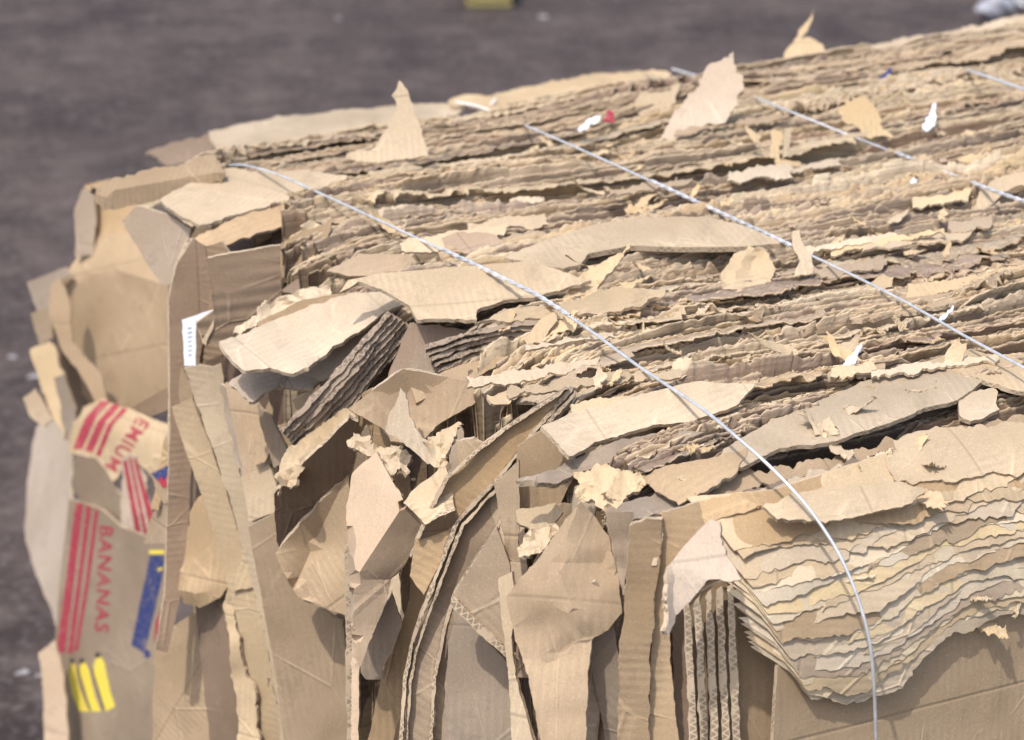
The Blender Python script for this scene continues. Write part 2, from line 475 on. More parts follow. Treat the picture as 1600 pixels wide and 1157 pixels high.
def lettering(fl, name, text, origin, along, upv, mat, up=.0008, shear=0.):
    """text printed on a flap; along/upv are pixel vectors for one em"""
    cu = bpy.data.curves.new('lettering_curve', 'FONT'); cu.body = text; cu.size = 1.0; cu.resolution_u = 3; cu.offset = .014; cu.space_character = 1.12; cu.shear = shear
    ob = bpy.data.objects.new('lettering_curve', cu); COL.objects.link(ob)
    dg = bpy.context.evaluated_depsgraph_get(); dg.update()
    me = bpy.data.meshes.new_from_object(ob.evaluated_get(dg))
    V = np.array([v.co[:2] for v in me.vertices]); Fc = [tuple(p.vertices) for p in me.polygons]
    bpy.data.objects.remove(ob); bpy.data.curves.remove(cu); bpy.data.meshes.remove(me)
    q = np.array(origin) + np.outer(V[:, 0], along) + np.outer(V[:, 1], upv)
    P3 = fl.ev(q, up); out = []
    for f_ in Fc:
        n = np.cross(P3[f_[1]] - P3[f_[0]], P3[f_[2]] - P3[f_[0]])
        out.append(f_ if n @ (CAM - P3[f_[0]]) > 0 else f_[::-1])
    return link_mesh(name, P3, out, [M[mat]], parent=fl.o, smooth=0)

exec_order = []
# ================================================================== GROUND
def build_ground():
    m = bpy.data.materials.new('worn_asphalt'); N, Lk = nodes_of(m)
    bs = N['Principled BSDF']; bs.inputs['Roughness'].default_value = .85; bs.inputs['Specular IOR Level'].default_value = .25
    g = N.new('ShaderNodeTexCoord')
    a = N.new('ShaderNodeTexNoise'); a.inputs['Scale'].default_value = 2.2; a.inputs['Detail'].default_value = 6; a.inputs['Roughness'].default_value = .6
    b = N.new('ShaderNodeTexNoise'); b.inputs['Scale'].default_value = 45; b.inputs['Detail'].default_value = 5; b.inputs['Roughness'].default_value = .7
    v = N.new('ShaderNodeTexVoronoi'); v.inputs['Scale'].default_value = 55
    for t in (a, b, v): Lk.new(g.outputs['Object'], t.inputs['Vector'])
    d = N.new('ShaderNodeTexNoise'); d.inputs['Scale'].default_value = 9; d.inputs['Detail'].default_value = 6; d.inputs['Roughness'].default_value = .7
    Lk.new(g.outputs['Object'], d.inputs['Vector'])
    c = mixc(N, Lk, ramp(N, Lk, a.outputs[0], .38, .64), (.038, .026, .023), (.084, .060, .051))
    c = mixc(N, Lk, ramp(N, Lk, d.outputs[0], .50, .68, 0, .8), c, (.128, .098, .086))
    c = mixc(N, Lk, ramp(N, Lk, d.outputs[0], .46, .34, 0, .6), c, (.030, .022, .022))
    c = mixc(N, Lk, ramp(N, Lk, b.outputs[0], .52, .66, 0, .8), c, (.15, .125, .12))
    c = mixc(N, Lk, ramp(N, Lk, v.outputs[0], .0, .3, .6, 0), c, (.03, .026, .028))
    Lk.new(c, bs.inputs['Base Color'])
    bp = N.new('ShaderNodeBump'); bp.inputs['Strength'].default_value = .5; bp.inputs['Distance'].default_value = .006
    Lk.new(b.outputs[0], bp.inputs['Height']); Lk.new(bp.outputs[0], bs.inputs['Normal'])
    s = 60
    V = [(-s, -s, GZ), (s, -s, GZ), (s, s, GZ), (-s, s, GZ)]
    o = link_mesh('ground', V, [(0, 1, 2, 3)], [m], smooth=0, recenter=False)
    tag(o, kind='structure')
build_ground()

# ================================================================== CORE OF THE BALE
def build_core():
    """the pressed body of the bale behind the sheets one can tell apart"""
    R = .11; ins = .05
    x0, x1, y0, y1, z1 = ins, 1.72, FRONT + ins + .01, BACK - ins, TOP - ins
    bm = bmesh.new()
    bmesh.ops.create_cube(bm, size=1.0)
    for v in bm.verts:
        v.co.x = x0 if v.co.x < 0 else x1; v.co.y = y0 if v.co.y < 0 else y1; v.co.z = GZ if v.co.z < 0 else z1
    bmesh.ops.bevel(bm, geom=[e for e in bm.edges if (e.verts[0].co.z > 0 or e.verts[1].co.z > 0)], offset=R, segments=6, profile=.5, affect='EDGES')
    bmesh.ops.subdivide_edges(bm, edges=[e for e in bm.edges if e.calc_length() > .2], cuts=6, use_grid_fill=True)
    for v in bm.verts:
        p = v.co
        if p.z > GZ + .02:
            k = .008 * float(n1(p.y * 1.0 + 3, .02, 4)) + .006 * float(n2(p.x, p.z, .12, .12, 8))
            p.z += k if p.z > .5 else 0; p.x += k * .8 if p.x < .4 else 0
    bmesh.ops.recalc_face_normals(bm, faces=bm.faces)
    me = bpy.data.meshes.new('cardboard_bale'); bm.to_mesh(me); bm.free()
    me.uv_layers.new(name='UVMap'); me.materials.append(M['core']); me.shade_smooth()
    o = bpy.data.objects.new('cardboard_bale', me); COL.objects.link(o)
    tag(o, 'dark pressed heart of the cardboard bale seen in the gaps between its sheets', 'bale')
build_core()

# ================================================================== PRESSED SHEETS ON EDGE (the ridged top)
WIRE_X = [.14, .42, .70, .98]
def zbulk(x, v):
    d = np.clip((FRONT + RND - v) / RND, 0, 1)
    z = TOP - RND * (1 - np.sqrt(np.clip(1 - d * d, 0, 1)))
    re = .16; e = np.clip((re - x) / re, 0, 1.2)
    z = z - (.055 * np.exp(-((v - .38) / .24) ** 2) + .018 + .03 * np.clip((v - .8) / .25, 0, 1)) * e ** 2
    z = z - .014 * np.clip((.60 - x) / .12, 0, 1) * np.clip((v - .76) / .06, 0, 1)
    b = np.clip((v - .93) / .13, 0, 1); z = z - .012 * b * b + .014 * np.clip((x - .55) / .7, 0, 1) * np.clip((v - .5) / .45, 0, 1)
    return z

def wav(x, v):
    return .008 * n2(x, v, .5, .10, 31) + .002 * n2(x, v, .2, .05, 32) - .03 * np.exp(-((v - .3) / .2) ** 2) * np.clip((.14 - x) / .14, 0, 1) ** 1.5

def steps(x, mean, seed):
    """piecewise constant noise: torn steps along an edge"""
    r = np.random.default_rng(seed); cuts = np.cumsum(r.exponential(mean, 60)) - .1
    return r.standard_normal(61)[np.searchsorted(cuts, x)]

def build_top():
    NB = 1300; VB0 = -.12
    GX = .004; NX = 460; K = 5
    Hm = np.full((NX, NB), .3)
    vs = []; v = .03
    while v < BACK - .004:
        vs.append(v); v += rng.uniform(.0028, .0046)
    tail = []                                    # the far layers past three hundred: one mass
    for j, v0 in enumerate(vs):
        parts_V, parts_Q, parts_U = [], [], []; nb = 0
        xmax0 = .62 + .86 * max(v0, 0) / 1.05
        x00 = .05 + .010 * rng.standard_normal() + .010 * float(n1(v0, .035, 55)) + .075 * min(1, max(0, (v0 - .62) / .2)) + .022 * math.exp(-((v0 - .28) / .16) ** 2)
        if rng.random() < .12: x00 += rng.uniform(.03, .08)
        if rng.random() < .3 and v0 > .1: xmax0 *= rng.uniform(.6, 1)
        for ply in range(2):
            v = v0 + ply * .0017; sd = j * 2 + ply
            dx = .0017 + .0014 * v
            x0 = max(x00 + .004 * rng.standard_normal(), .012); xs = np.arange(x0, xmax0, dx); n = len(xs); vv = np.full(n, v)
            band = .0085 * n2(xs, vv, .60, .036, 11) + .0058 * n2(xs, vv, .34, .011, 12) + .0024 * n2(xs, vv, .16, .005, 13)
            own = .0016 * n1(xs, .3, 1000 + sd) + .0011 * steps(xs, .07, 1500 + sd) + .00055 * fr1(xs, .012, 5000 + sd, 4, .7)
            b = zbulk(xs, vv) + band + own
            gap = np.clip((n1(xs, .2, 9000 + j) + .55 * rng.standard_normal() - .9) * 1.8, 0, 1)
            b = b - gap * rng.uniform(.014, .040)
            for wx in WIRE_X:                    # keep the ridge tops under the wires
                w = np.exp(-((xs - wx) / .03) ** 2); cap = zbulk(xs, vv) + .006
                b = np.where(b > cap, b * (1 - w) + cap * w, b)
            phi = np.radians(np.clip(50 + 30 * n2(xs, vv, .6, .03, 21) + 16 * n1(xs, .25, 2000 + sd) + 10 * steps(xs, .06, 2500 + sd), 2, 100))
            L = .0022 + .0030 * np.clip(n1(xs, .2, 3000 + sd), 0, 3) + .0050 * np.clip(n2(xs, vv, .4, .02, 22), 0, 3)
            L = L * np.clip(1 + .45 * steps(xs, .04, 3200 + sd), .35, 2)
            if rng.random() < .19:               # a wider flap laid over its neighbours
                c = rng.uniform(x0, xmax0); hw = rng.uniform(.06, .34); wl = rng.uniform(.011, .036)
                win = np.clip((hw - np.abs(xs - c)) / .010, 0, 1)
                L = np.maximum(L, win * wl * np.clip(1 + .2 * steps(xs, .05, 3500 + sd), .6, 1.3))
                phi = np.where(win > .3, np.maximum(phi, math.radians(80)), phi)
            L = np.clip(L + (.0006 + .045 * L) * fr1(xs, .011, 4000 + sd, 4, .75), .0012, .07)
            ys = [vv]; zs = [b]; y = vv.copy(); z = b.copy()
            gi = np.clip((xs / GX).astype(int), 0, NX - 1)
            th = rng.uniform(.0009, .0017)
            for k in range(1, K):
                ds = L / (K - 1); s_ = ds * k
                a_ = phi * np.clip(s_ / np.minimum(.008, np.maximum(L, .004)), .25, 1)
                y2 = y - ds * np.sin(a_); z2 = z + ds * np.cos(a_)
                bi = np.clip(((y2 - VB0) / .001).astype(int), 0, NB - 1)
                hh = Hm[gi, bi] + th * .8
                lim = z + ds
                over = hh > z2
                z2 = np.where(over, np.minimum(hh, lim), z2)
                y2 = np.where(over & (hh > lim), y - ds * .15, y2)
                ys.append(y2); zs.append(z2); y, z = y2, z2
            for k in range(K - 1):               # raise the height field under this sheet
                for f in (0, .34, .67, 1):
                    yy = ys[k] * (1 - f) + ys[k + 1] * f; zz = zs[k] * (1 - f) + zs[k + 1] * f
                    bi = np.clip(((yy - VB0) / .001).astype(int), 0, NB - 1)
                    np.maximum.at(Hm, (gi, bi), zz)
            d_y = ys[-1] - ys[-2]; d_z = zs[-1] - zs[-2]; ln = np.sqrt(d_y ** 2 + d_z ** 2) + 1e-9
            ny, nz = -d_z / ln, d_y / ln
            sg = np.where(nz > 0, -1, 1)
            nn_ = int(np.searchsorted(xs, .24))
            for lo_, hi_, fs in ((0, nn_ + 1, (0, .22, .45, .68, .86)), (nn_, n, (0,))):
                if hi_ - lo_ < 2: continue
                S_ = slice(lo_, hi_); X_ = xs[S_]; vq = vv[S_]; bq = b[S_]; nd = len(fs); near = np.clip((.22 - X_) / .1, 0, 1)
                lowz = np.where(X_ < .24, .20, bq - .14)
                dn_z = [lowz + (bq - lowz) * f for f in fs]
                dn_y = [vq + near * (1 - f * f) * (.010 * n2(dn_z[q_], vq, .09, .02, 61) + .003 * n2(dn_z[q_], X_, .05, .05, 7000 + j)) for q_, f in enumerate(fs)]
                rows_y = dn_y + [q_[S_] for q_ in ys] + [(ys[-1] + sg * ny * th)[S_], vq - th] + [d - th for d in dn_y[::-1]]
                rows_z = dn_z + [q_[S_] for q_ in zs] + [(zs[-1] + sg * nz * th)[S_], bq - th] + dn_z[::-1]
                R = len(rows_y); m = hi_ - lo_
                Yv = np.stack(rows_y, 1); Zv = np.stack(rows_z, 1); Xv = np.repeat(X_[:, None], R, 1)
                Xv = Xv + (.010 * n2(Yv * 0 + v, Zv, .008, .06, 41) + .004 * n2(Yv * 0 + v, Zv, .003, .02, 42)) * np.clip((.14 - Xv) / .1, 0, 1)
                V = np.stack([Xv, Yv + wav(Xv, Yv), Zv], 2).reshape(-1, 3)
                vc = np.full((m, R), .3); Lq = L[S_]
                vc[:, nd:nd + K] = Lq[:, None] * (1 - np.arange(K) / (K - 1)); vc[:, nd + K] = 0; vc[:, nd + K + 1] = Lq
                parts_U.append(np.stack([Xv + j * .37, vc], 2).reshape(-1, 2))
                i0 = (np.arange(m - 1)[:, None] * R + np.arange(R - 1)[None]).ravel()
                Q = np.stack([i0, i0 + 1, i0 + 1 + R, i0 + R], 1)[:, ::-1]
                if lo_ == 0:
                    cap = np.array([[R - 1 - k, R - 2 - k, k + 1, k] for k in range(nd)] + [[nd + K + 1, nd + K, nd + 1, nd], [nd + K, nd + 3, nd + 2, nd + 1]])
                    Q = np.vstack([Q, cap])
                parts_V.append(V); parts_Q.append(Q + nb); nb += len(V)
        V = np.vstack(parts_V); Q = np.vstack(parts_Q); UV = np.vstack(parts_U)
        r = rng.random(); tone = float(n1(v0, .05, 77)) * .25
        mk = 'top_dark' if r + tone < .30 else 'top_kraft' if r + tone < .66 else 'top_pale'
        if j >= 275:
            tail.append((V, Q, UV)); continue
        o = link_mesh('pressed_sheet', V, Q, [M[mk]], uvs=UV[Q].reshape(-1, 2), smooth=0)
        tint = dict(top_dark='dark brown', top_kraft='mid brown', top_pale='pale tan')[mk]
        zone = 'in the sharp front half of bale top' if v0 < .36 else 'in the middle of the bale top' if v0 < .7 else 'in the blurred far part of bale top'
        tag(o, f'{tint} cardboard sheet pressed on edge {zone}', 'pressed sheet', f'{tint} sheets pressed on edge {zone}')
    if tail:
        V = []; Q = []; U = []; b0 = 0
        for v_, q_, u_ in tail: V.append(v_); Q.append(q_ + b0); U.append(u_[q_].reshape(-1, 2)); b0 += len(v_)
        o = link_mesh('pressed_layers', np.vstack(V), np.vstack(Q), [M['top_kraft']], uvs=np.vstack(U), smooth=0)
        tag(o, 'mass of thin torn layers along the far edge of the bale top', 'cardboard layers', kind='stuff')
build_top()

# ================================================================== SHEETS AND FLAPS ONE CAN TELL APART
E_ = (-1, -.12, .10); D_ = (-.80, -.58, .18); C_ = (-.5, -.85, .25); F_ = (0, -1, .04); T_ = (-.05, -.15, 1)
CS = 'cardboard sheet'
def fl(label, pts, ref, cat=CS, name='cardboard_sheet', **k): return flap(name, label, cat, pts, ref, **k)

# ---- far left end: folded cartons
fl('narrow upright strip at the far left end under the dark torn layers', [(128, 296), (146, 298), (150, 345), (146, 398), (118, 402), (116, 330)], ('p', (185, 400), .02, D_), mat='grey', torn=.7)
fl('creased carton wall folded over the far left top corner', [(131, 290), (165, 282), (250, 274), (335, 262, .0), (345, 300), (290, 330), (252, 350), (200, 368), (175, 372), (150, 392), (138, 378), (133, 330)], ('p', (200, 330), .03, (-.9, -.3, .35)), mat='kraft', inner=[(160, 335), (250, 312)], creases=[(12, 13)], torn=1.5, wr=.002, flute=10)
fl('long folded carton ledge at the far left top under the dark torn layers', [(140, 300), (170, 282), (250, 262), (300, 250), (336, 242), (350, 264), (346, 286), (300, 300), (250, 312), (200, 322), (160, 330), (150, 318)], ('p', (300, 290), .085, (-.66, -.6, .42)), mat='kraft', torn=2., wr=.003, inner=[(165, 300, .008), (345, 268, .008)], creases=[(12, 13)])
fl('pinkish brown triangular panel tucked beside the tall curved carton wall', [(190, 345), (215, 322), (258, 334), (298, 358), (290, 388), (266, 446), (254, 446), (228, 410)], ('p', (250, 380), .045, (-.9, -.35, -.05)), mat='pink', torn=1.)
fl('pale lip folded over the pinkish triangular panel', [(205, 330), (252, 290), (275, 306), (305, 345), (300, 362), (258, 338), (218, 340)], ('p', (255, 330), .052, (-.6, -.3, .75)), mat='pale', torn=1.2)
fl('large plain brown carton panel with a bright folded upper lip', [(135, 379, -.04), (171, 365, -.04), (207, 365, -.045), (222, 395, -.03), (262, 444), (268, 520), (266, 622), (230, 652), (170, 640), (158, 594), (99, 538), (80, 490), (82, 446), (95, 438)], ('p', (200, 500), .05, (-.96, -.28, .02)), mat='kraft',
   inner=[(95, 441, .0), (131, 434), (171, 419), (262, 446)], creases=[(14, 15), (15, 16), (16, 17)], torn=.8, grid=14, wr=.0022, flute=20)
fl('bent left side strip of the large plain panel', [(80, 444), (95, 437), (108, 470), (114, 536), (160, 590), (172, 642), (150, 632), (128, 590), (96, 546), (76, 492)], ('p', (200, 520), .043, (-.55, -.82, .1)), mat='kraft', torn=.8)
fl('grey brown flap sticking out behind the large plain panel', [(42, 442), (101, 418), (110, 430), (84, 450), (80, 490), (58, 488)], ('p', (200, 520), .03, (-.85, -.5, .1)), mat='grey', torn=.7)
fl('short flap edge below the one sticking out at far left', [(48, 490), (78, 482), (82, 528), (62, 540)], ('p', (200, 520), .034, (-.85, -.5, .1)), mat='kraft', torn=.7)
fl('pale long flap leaning outward at the far left edge', [(47, 546), (76, 534), (86, 545), (100, 590), (106, 650), (100, 688), (82, 650), (62, 600)], ('p', (200, 560), .05, (-.9, -.4, .25)), mat='pale', torn=1.2)
fl('shaded panel in the hollow under the large plain panel', [(84, 515), (110, 545), (167, 598), (180, 640), (150, 650), (112, 660), (98, 600)], ('p', (200, 560), .03, (-.95, -.25, -.25)), mat='dark', torn=1.)  # shade of the hollow put into the dark board colour
fl('small carton corner behind the pale leaning flap', [(36, 622), (54, 608), (82, 655), (70, 668), (46, 650)], ('p', (200, 580), .03, D_), mat='kraft', torn=.8)
fl('narrow creased strip standing between leaning flap and printed carton', [(84, 590), (99, 585), (118, 640), (122, 700), (110, 705), (100, 670)], ('p', (200, 600), .06, (-.8, -.6, .1)), mat='grey', torn=1.)
fl('blank pinkish carton side bulging at the lower left outline', [(56, 668), (78, 652), (110, 690), (112, 790), (100, 930), (92, 1000), (82, 958), (60, 905), (39, 844), (42, 755)], ('p', (200, 800), .05, (-.97, .12, .22)), mat='pink', torn=.8, inner=[(76, 700), (80, 900)], creases=[(10, 11)])
fl('plain carton wall behind the lower left printed carton', [(60, 1020), (85, 1000), (100, 1060), (110, 1180), (70, 1180), (66, 1060)], ('p', (200, 980), .03, D_), mat='pink', torn=.8)

# ---- printed fruit carton
ban = fl('printed fruit carton panel with crimson stripes and the word BANANAS',
   [(108, 780), (130, 786), (158, 796), (188, 824), (262, 846), (268, 930), (256, 1016), (262, 1090), (262, 1190), (110, 1190), (84, 1010), (94, 905)], ('p', (190, 930), .055, (-.97, -.22, .08)), cat='fruit carton', name='fruit_carton', mat='kraft', torn=.6, wr=.0016, flute=80)
decal(ban, 'stripe_print', [[(118, 786), (130, 788), (116, 905), (101, 1021), (88, 1018), (104, 900)], [(135, 790), (143, 792), (128, 905), (113, 1022), (105, 1021), (121, 905)], [(148, 796), (154, 799), (140, 905), (122, 1016), (116, 1018), (134, 905)]], 'red')
lettering(ban, 'lettering', 'BANANAS', (156, 819), (-1.6, 34.0), (30, 3.), 'red', shear=.05)
decal(ban, 'blue_print', [[(234, 868), (257, 868), (253, 905), (240, 960), (226, 1021), (205, 1008), (218, 945), (228, 900)]], 'blue')
decal(ban, 'yellow_print', [[(233, 860), (257, 860), (257, 866), (233, 866)], [(246, 889), (254, 885), (254, 890), (247, 893)]], 'yellow')
decal(ban, 'red_print', [[(243, 970), (251, 955), (247, 985), (240, 1005)]], 'red')
decal(ban, 'seal_print', [[(230 + 5 * math.cos(a), 1022 + 7 * math.sin(a)) for a in np.linspace(0, 6.28, 13)[:-1]]], 'blue')
decal(ban, 'banana_print', [[(113, 1034), (118, 1040), (120, 1056), (125, 1078), (134, 1100), (140, 1112), (124, 1112), (113, 1086), (108, 1056), (109, 1040)], [(128, 1034), (133, 1036), (139, 1046), (143, 1066), (149, 1090), (158, 1112), (144, 1112), (133, 1086), (126, 1060), (124, 1042)], [(151, 1026), (157, 1026), (163, 1036), (168, 1060), (173, 1084), (180, 1104), (166, 1112), (155, 1088), (148, 1062), (146, 1040)]], 'yellow')
decal(ban, 'banana_tip_print', [[(108, 1030), (114, 1028), (117, 1034), (112, 1039)], [(123, 1032), (129, 1028), (132, 1034), (126, 1039)], [(147, 1024), (153, 1018), (158, 1024), (152, 1030)], [(120, 1044), (122, 1044), (142, 1110), (139, 1110)], [(142, 1044), (144, 1044), (164, 1108), (160, 1108)]], 'black', up=.0012)
prem = fl('crumpled printed carton wall with crimson stripes and cropped word PREMIUM',
   [(108, 706), (113, 660), (130, 637), (160, 622), (186, 634), (216, 645), (266, 664), (266, 728), (236, 745), (214, 722), (190, 712), (188, 738), (176, 753), (160, 728), (140, 716)], ('p', (190, 690), .085, (-.90, -.30, .30)), cat='fruit carton', name='fruit_carton', mat='pale', torn=1.4, wr=.004, wsc=.03,
   inner=[(180, 668, .012), (215, 690, .006)], creases=[(5, 15), (15, 14)])
decal(prem, 'stripe_print', [[(158, 626), (172, 628), (150, 652), (128, 702), (114, 702), (132, 655)], [(177, 631), (188, 634), (166, 658), (144, 708), (133, 704), (152, 660)], [(192, 637), (199, 640), (176, 664), (156, 714), (150, 711), (168, 664)]], 'red')
lettering(prem, 'lettering', 'EMIUM', (216, 650), (-16.5, 24.5), (27, 15), 'red')
decal(prem, 'blue_print', [[(236, 742), (264, 728), (264, 742), (242, 748)]], 'blue')
fold = fl('small torn carton tongue with four crimson stripes', [(190, 716), (202, 708), (214, 713), (228, 758), (243, 806), (260, 826), (258, 838), (228, 846), (212, 872), (200, 873), (188, 860), (190, 800)], ('p', (215, 790), .10, (-.8, -.55, .05)), cat='carton flap', name='carton_flap', mat='pink', torn=1.6, wr=.003, inner=[(214, 800, .006)])
decal(fold, 'stripe_print', [[(192, 722), (198, 718), (222, 842), (214, 848)], [(201, 716), (205, 715), (230, 832), (225, 838)], [(208, 716), (213, 718), (242, 812), (234, 826)], [(236, 818), (256, 832), (240, 840)]], 'red')
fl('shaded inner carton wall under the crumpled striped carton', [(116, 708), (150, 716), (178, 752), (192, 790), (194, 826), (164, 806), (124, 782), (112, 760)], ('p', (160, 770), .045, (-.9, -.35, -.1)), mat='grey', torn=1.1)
nb = fl('small carton corner printed blue with a flame beside the curved wall', [(234, 740), (266, 722), (268, 770), (258, 790), (244, 765)], ('p', (252, 752), .095, (-.85, -.4, .2)), cat='carton flap', name='carton_flap', mat='kraft', torn=.8)
decal(nb, 'blue_print', [[(237, 741), (264, 727), (264, 757), (250, 756)]], 'blue')
decal(nb, 'flame_print', [[(246, 752), (252, 744), (256, 752), (261, 742), (264, 762), (254, 762)]], 'red', up=.0012)
fl('dark shade-coloured panel in the gap above the crumpled striped carton', [(205, 638), (240, 618), (266, 602), (266, 640), (232, 652)], ('p', (240, 630), .03, E_), mat='dark', torn=.6)  # no print here: a dark sheet painted as the shaded gap
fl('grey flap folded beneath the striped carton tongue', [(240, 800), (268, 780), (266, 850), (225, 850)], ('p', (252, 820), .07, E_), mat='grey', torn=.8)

# ---- tall carton wall that curves over the end, seen along its cut edge
fl('tall curved carton wall with its pale cut edge towards the camera', [(302, 372), (320, 385), (335, 470), (312, 560), (300, 680), (296, 800), (285, 920), (262, 1020), (243, 1016), (258, 930), (262, 800), (266, 640), (264, 470), (276, 415)], ('p', (290, 560), .07, (-.25, -.95, .10)), mat='dark', torn=.5, flute=90, th=.005, grid=12, wr=.002)
fl('pale narrow cut edge of the tall curved carton wall', [(292, 372), (302, 374), (284, 420), (272, 480), (274, 640), (271, 790), (266, 920), (252, 1018), (243, 1016), (256, 920), (261, 790), (263, 640), (262, 470), (274, 412)], ('p', (270, 600), .085, D_), cat='carton edge', name='carton_edge', mat='edge', torn=.5, grid=5, th=.004, ribbon=[(292, 372), (274, 412), (262, 470), (263, 640), (261, 790), (256, 920), (243, 1016)])
fl('brown inside wall of the tall carton behind the white label', [(318, 386), (345, 378), (360, 400), (356, 560), (330, 590), (288, 592), (286, 500), (298, 430)], ('p', (320, 480), .045, (-.75, -.62, .05)), mat='ribbed', flute=88, torn=.7)
fl('ribbed brown panel with horizontal crease lines beside the white label', [(324, 404), (360, 396), (438, 384), (440, 470), (400, 505), (345, 540), (320, 538), (306, 506), (334, 486)], ('p', (380, 460), .065, (-.42, -.88, -.12)), mat='creased', torn=.6, flute=97)
wl = fl('white paper label with faint blue print inside the tall carton', [(284, 500), (332, 484), (333, 496), (306, 502), (306, 572), (288, 572)], ('p', (305, 520), .085, (-.7, -.7, .1)), cat='paper label', name='paper_label', mat='white', edge='white', torn=.5, th=.0006, grid=9, wr=.0006)
decal(wl, 'blue_print', [[(293, 512 + 7 * q), (299 + q % 3, 511 + 7 * q), (299, 513 + 7 * q), (293, 514 + 7 * q)] for q in range(7)], 'faint')
fl('folded triangular tip hanging at the right of the white label', [(306, 504), (334, 496), (334, 510), (322, 540), (316, 536)], ('p', (320, 515), .092, D_), mat='pale', torn=.6)
# pieces under the far top edge, end side
fl('pale sheet lying over the end beneath the first wire', [(250, 312), (300, 285), (352, 264), (470, 266), (545, 276), (505, 300), (420, 322), (312, 352), (285, 340)], ('p', (400, 300), .02, (-.15, -.2, 1)), mat='pale', torn=1.3, wr=.003, flute=30)
fl('brown panel edge below the pale sheet at the end top', [(298, 375), (360, 345), (470, 312), (560, 300), (545, 318), (470, 345), (390, 372), (330, 388)], ('p', (420, 345), .02, (-.35, -.5, .8)), mat='kraft', torn=2., wr=.003)
fl('brown sloping panel with a torn crown behind the crumpled knot', [(425, 390), (470, 362), (520, 345), (500, 392), (470, 420), (436, 450)], ('p', (470, 400), .03, (-.5, -.8, .3)), mat='kraft', torn=1.2)
fl('dark panel wedge leaning below the first wire', [(440, 455), (520, 380), (640, 365), (560, 415), (520, 440), (470, 462)], ('p', (520, 410), .01, (-.3, -.7, .7)), mat='dark', torn=1.)
fl('crumpled paper knot above the sloping brown panels', [(452, 372), (478, 350), (512, 352), (520, 372), (500, 402), (486, 410), (470, 398), (456, 402)], ('p', (485, 380), .04, (-.4, -.7, .6)), cat='torn scrap', name='torn_scrap', mat='scrap', torn=2.5, wr=.0045, wsc=.016, grid=8)
fl('brown flap with angular tip left of the flat clean sheet', [(510, 424), (560, 396), (640, 398), (660, 420), (600, 428), (545, 432)], ('p', (580, 415), .02, (-.2, -.6, .8)), mat='kraft', torn=1.2)

# ---- the flat clean sheet and the long drooping flap
fl('flat clean sheet with bent corrugated left edge beneath the first wire',
   [(530, 458, -.012), (544, 438), (592, 428), (700, 418), (830, 408), (924, 438), (880, 452), (846, 462), (812, 466), (776, 474), (746, 484), (745, 500), (700, 498), (652, 500), (640, 478), (596, 452), (560, 440)], ('p', (720, 450), .055, (-.12, -.28, .95)), mat='pale', torn=1.0, flute=75, clean=(0, 1, 2, 3, 13, 14, 15), wr=.0012, inner=[(640, 472), (745, 478)], creases=[(17, 18)])
fl('long flap drooping from the flat sheet with a broad pale face',
   [(343, 533, .03), (368, 527, .02), (430, 500), (517, 466), (613, 452), (640, 470), (598, 490), (560, 520), (520, 541), (500, 560), (482, 574, .02), (458, 584, .02), (428, 577, .02), (384, 580, .03), (360, 560, .03)], ('p', (500, 520), .078, (-.42, -.36, .84)), mat='pale', torn=1.2, flute=15, wr=.003, inner=[(430, 548, .015)])
fl('torn greyish flap hanging under the long drooping flap',
   [(357, 598, .02), (383, 580, .02), (458, 580), (520, 540), (598, 488), (614, 482), (600, 510), (560, 540), (520, 588), (500, 596), (489, 606, .01), (440, 608, .01), (420, 612, .02), (400, 626, .03), (388, 628, .03)], ('p', (500, 560), .035, (-.55, -.45, .6)), mat='grey', torn=2.2, wr=.004, wsc=.04)
fl('ragged fibre strip lying along the inner side of the drooping flap', [(366, 520), (392, 498), (430, 470), (470, 452), (515, 446), (517, 462), (460, 484), (400, 510), (376, 526)], ('p', (440, 490), .06, (-.45, -.6, .6)), cat='torn scrap', name='torn_scrap', mat='scrap', torn=3.5, wr=.005, wsc=.02, grid=8)
fl('brown rolled board under the ragged fibre strip', [(400, 505), (470, 470), (520, 460), (560, 455), (545, 470), (470, 492), (410, 522)], ('p', (480, 485), .05, (-.4, -.8, .3)), mat='kraft', torn=1.)

# ---- bundle of thin boards seen along their cut edges
BDL = ['uppermost', 'second', 'third', 'fourth', 'fifth', 'sixth', 'seventh']
for k in range(7):
    w_ = [(606 + 7 * k, 486 + 4.2 * k), (560 + 5.6 * k, 538 + 5.4 * k), (500 + 6 * k, 606 + 6 * k), (436 + 5 * k, 672 + 5.4 * k)]
    o2 = [(x + 5.2 + (k % 3), y + 5.4 + (k % 2)) for x, y in w_[::-1]]
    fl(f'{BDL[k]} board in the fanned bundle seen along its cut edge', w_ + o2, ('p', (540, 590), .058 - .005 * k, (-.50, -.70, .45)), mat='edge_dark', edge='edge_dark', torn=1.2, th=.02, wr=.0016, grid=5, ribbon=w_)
fl('dark recess panel behind the fanned bundle of edges', [(640, 505), (760, 520), (800, 600), (700, 640), (560, 650), (520, 700), (600, 600)], ('p', (680, 570), -.03, (-.5, -.8, .3)), mat='dark', torn=1.)  # dark sheet standing in for the shade of the recess
for k in range(6):
    w_ = [(664 + 5 * k, 540 + 9 * k), (720 + 4 * k, 521 + 8.4 * k), (790, 506 + 7.6 * k), (850, 500 + 7 * k)]
    fl(f'{("first", "second", "third", "fourth", "fifth", "sixth")[k]} dark board edge from the top beneath the flat clean sheet', w_ + [(x + 1, y + 6.5) for x, y in w_[::-1]], ('p', (760, 530), .03 - .004 * k, (-.35, -.75, .5)), mat='edge_dark', edge='edge_dark', torn=1.3, th=.012, wr=.0016, grid=5, ribbon=w_)
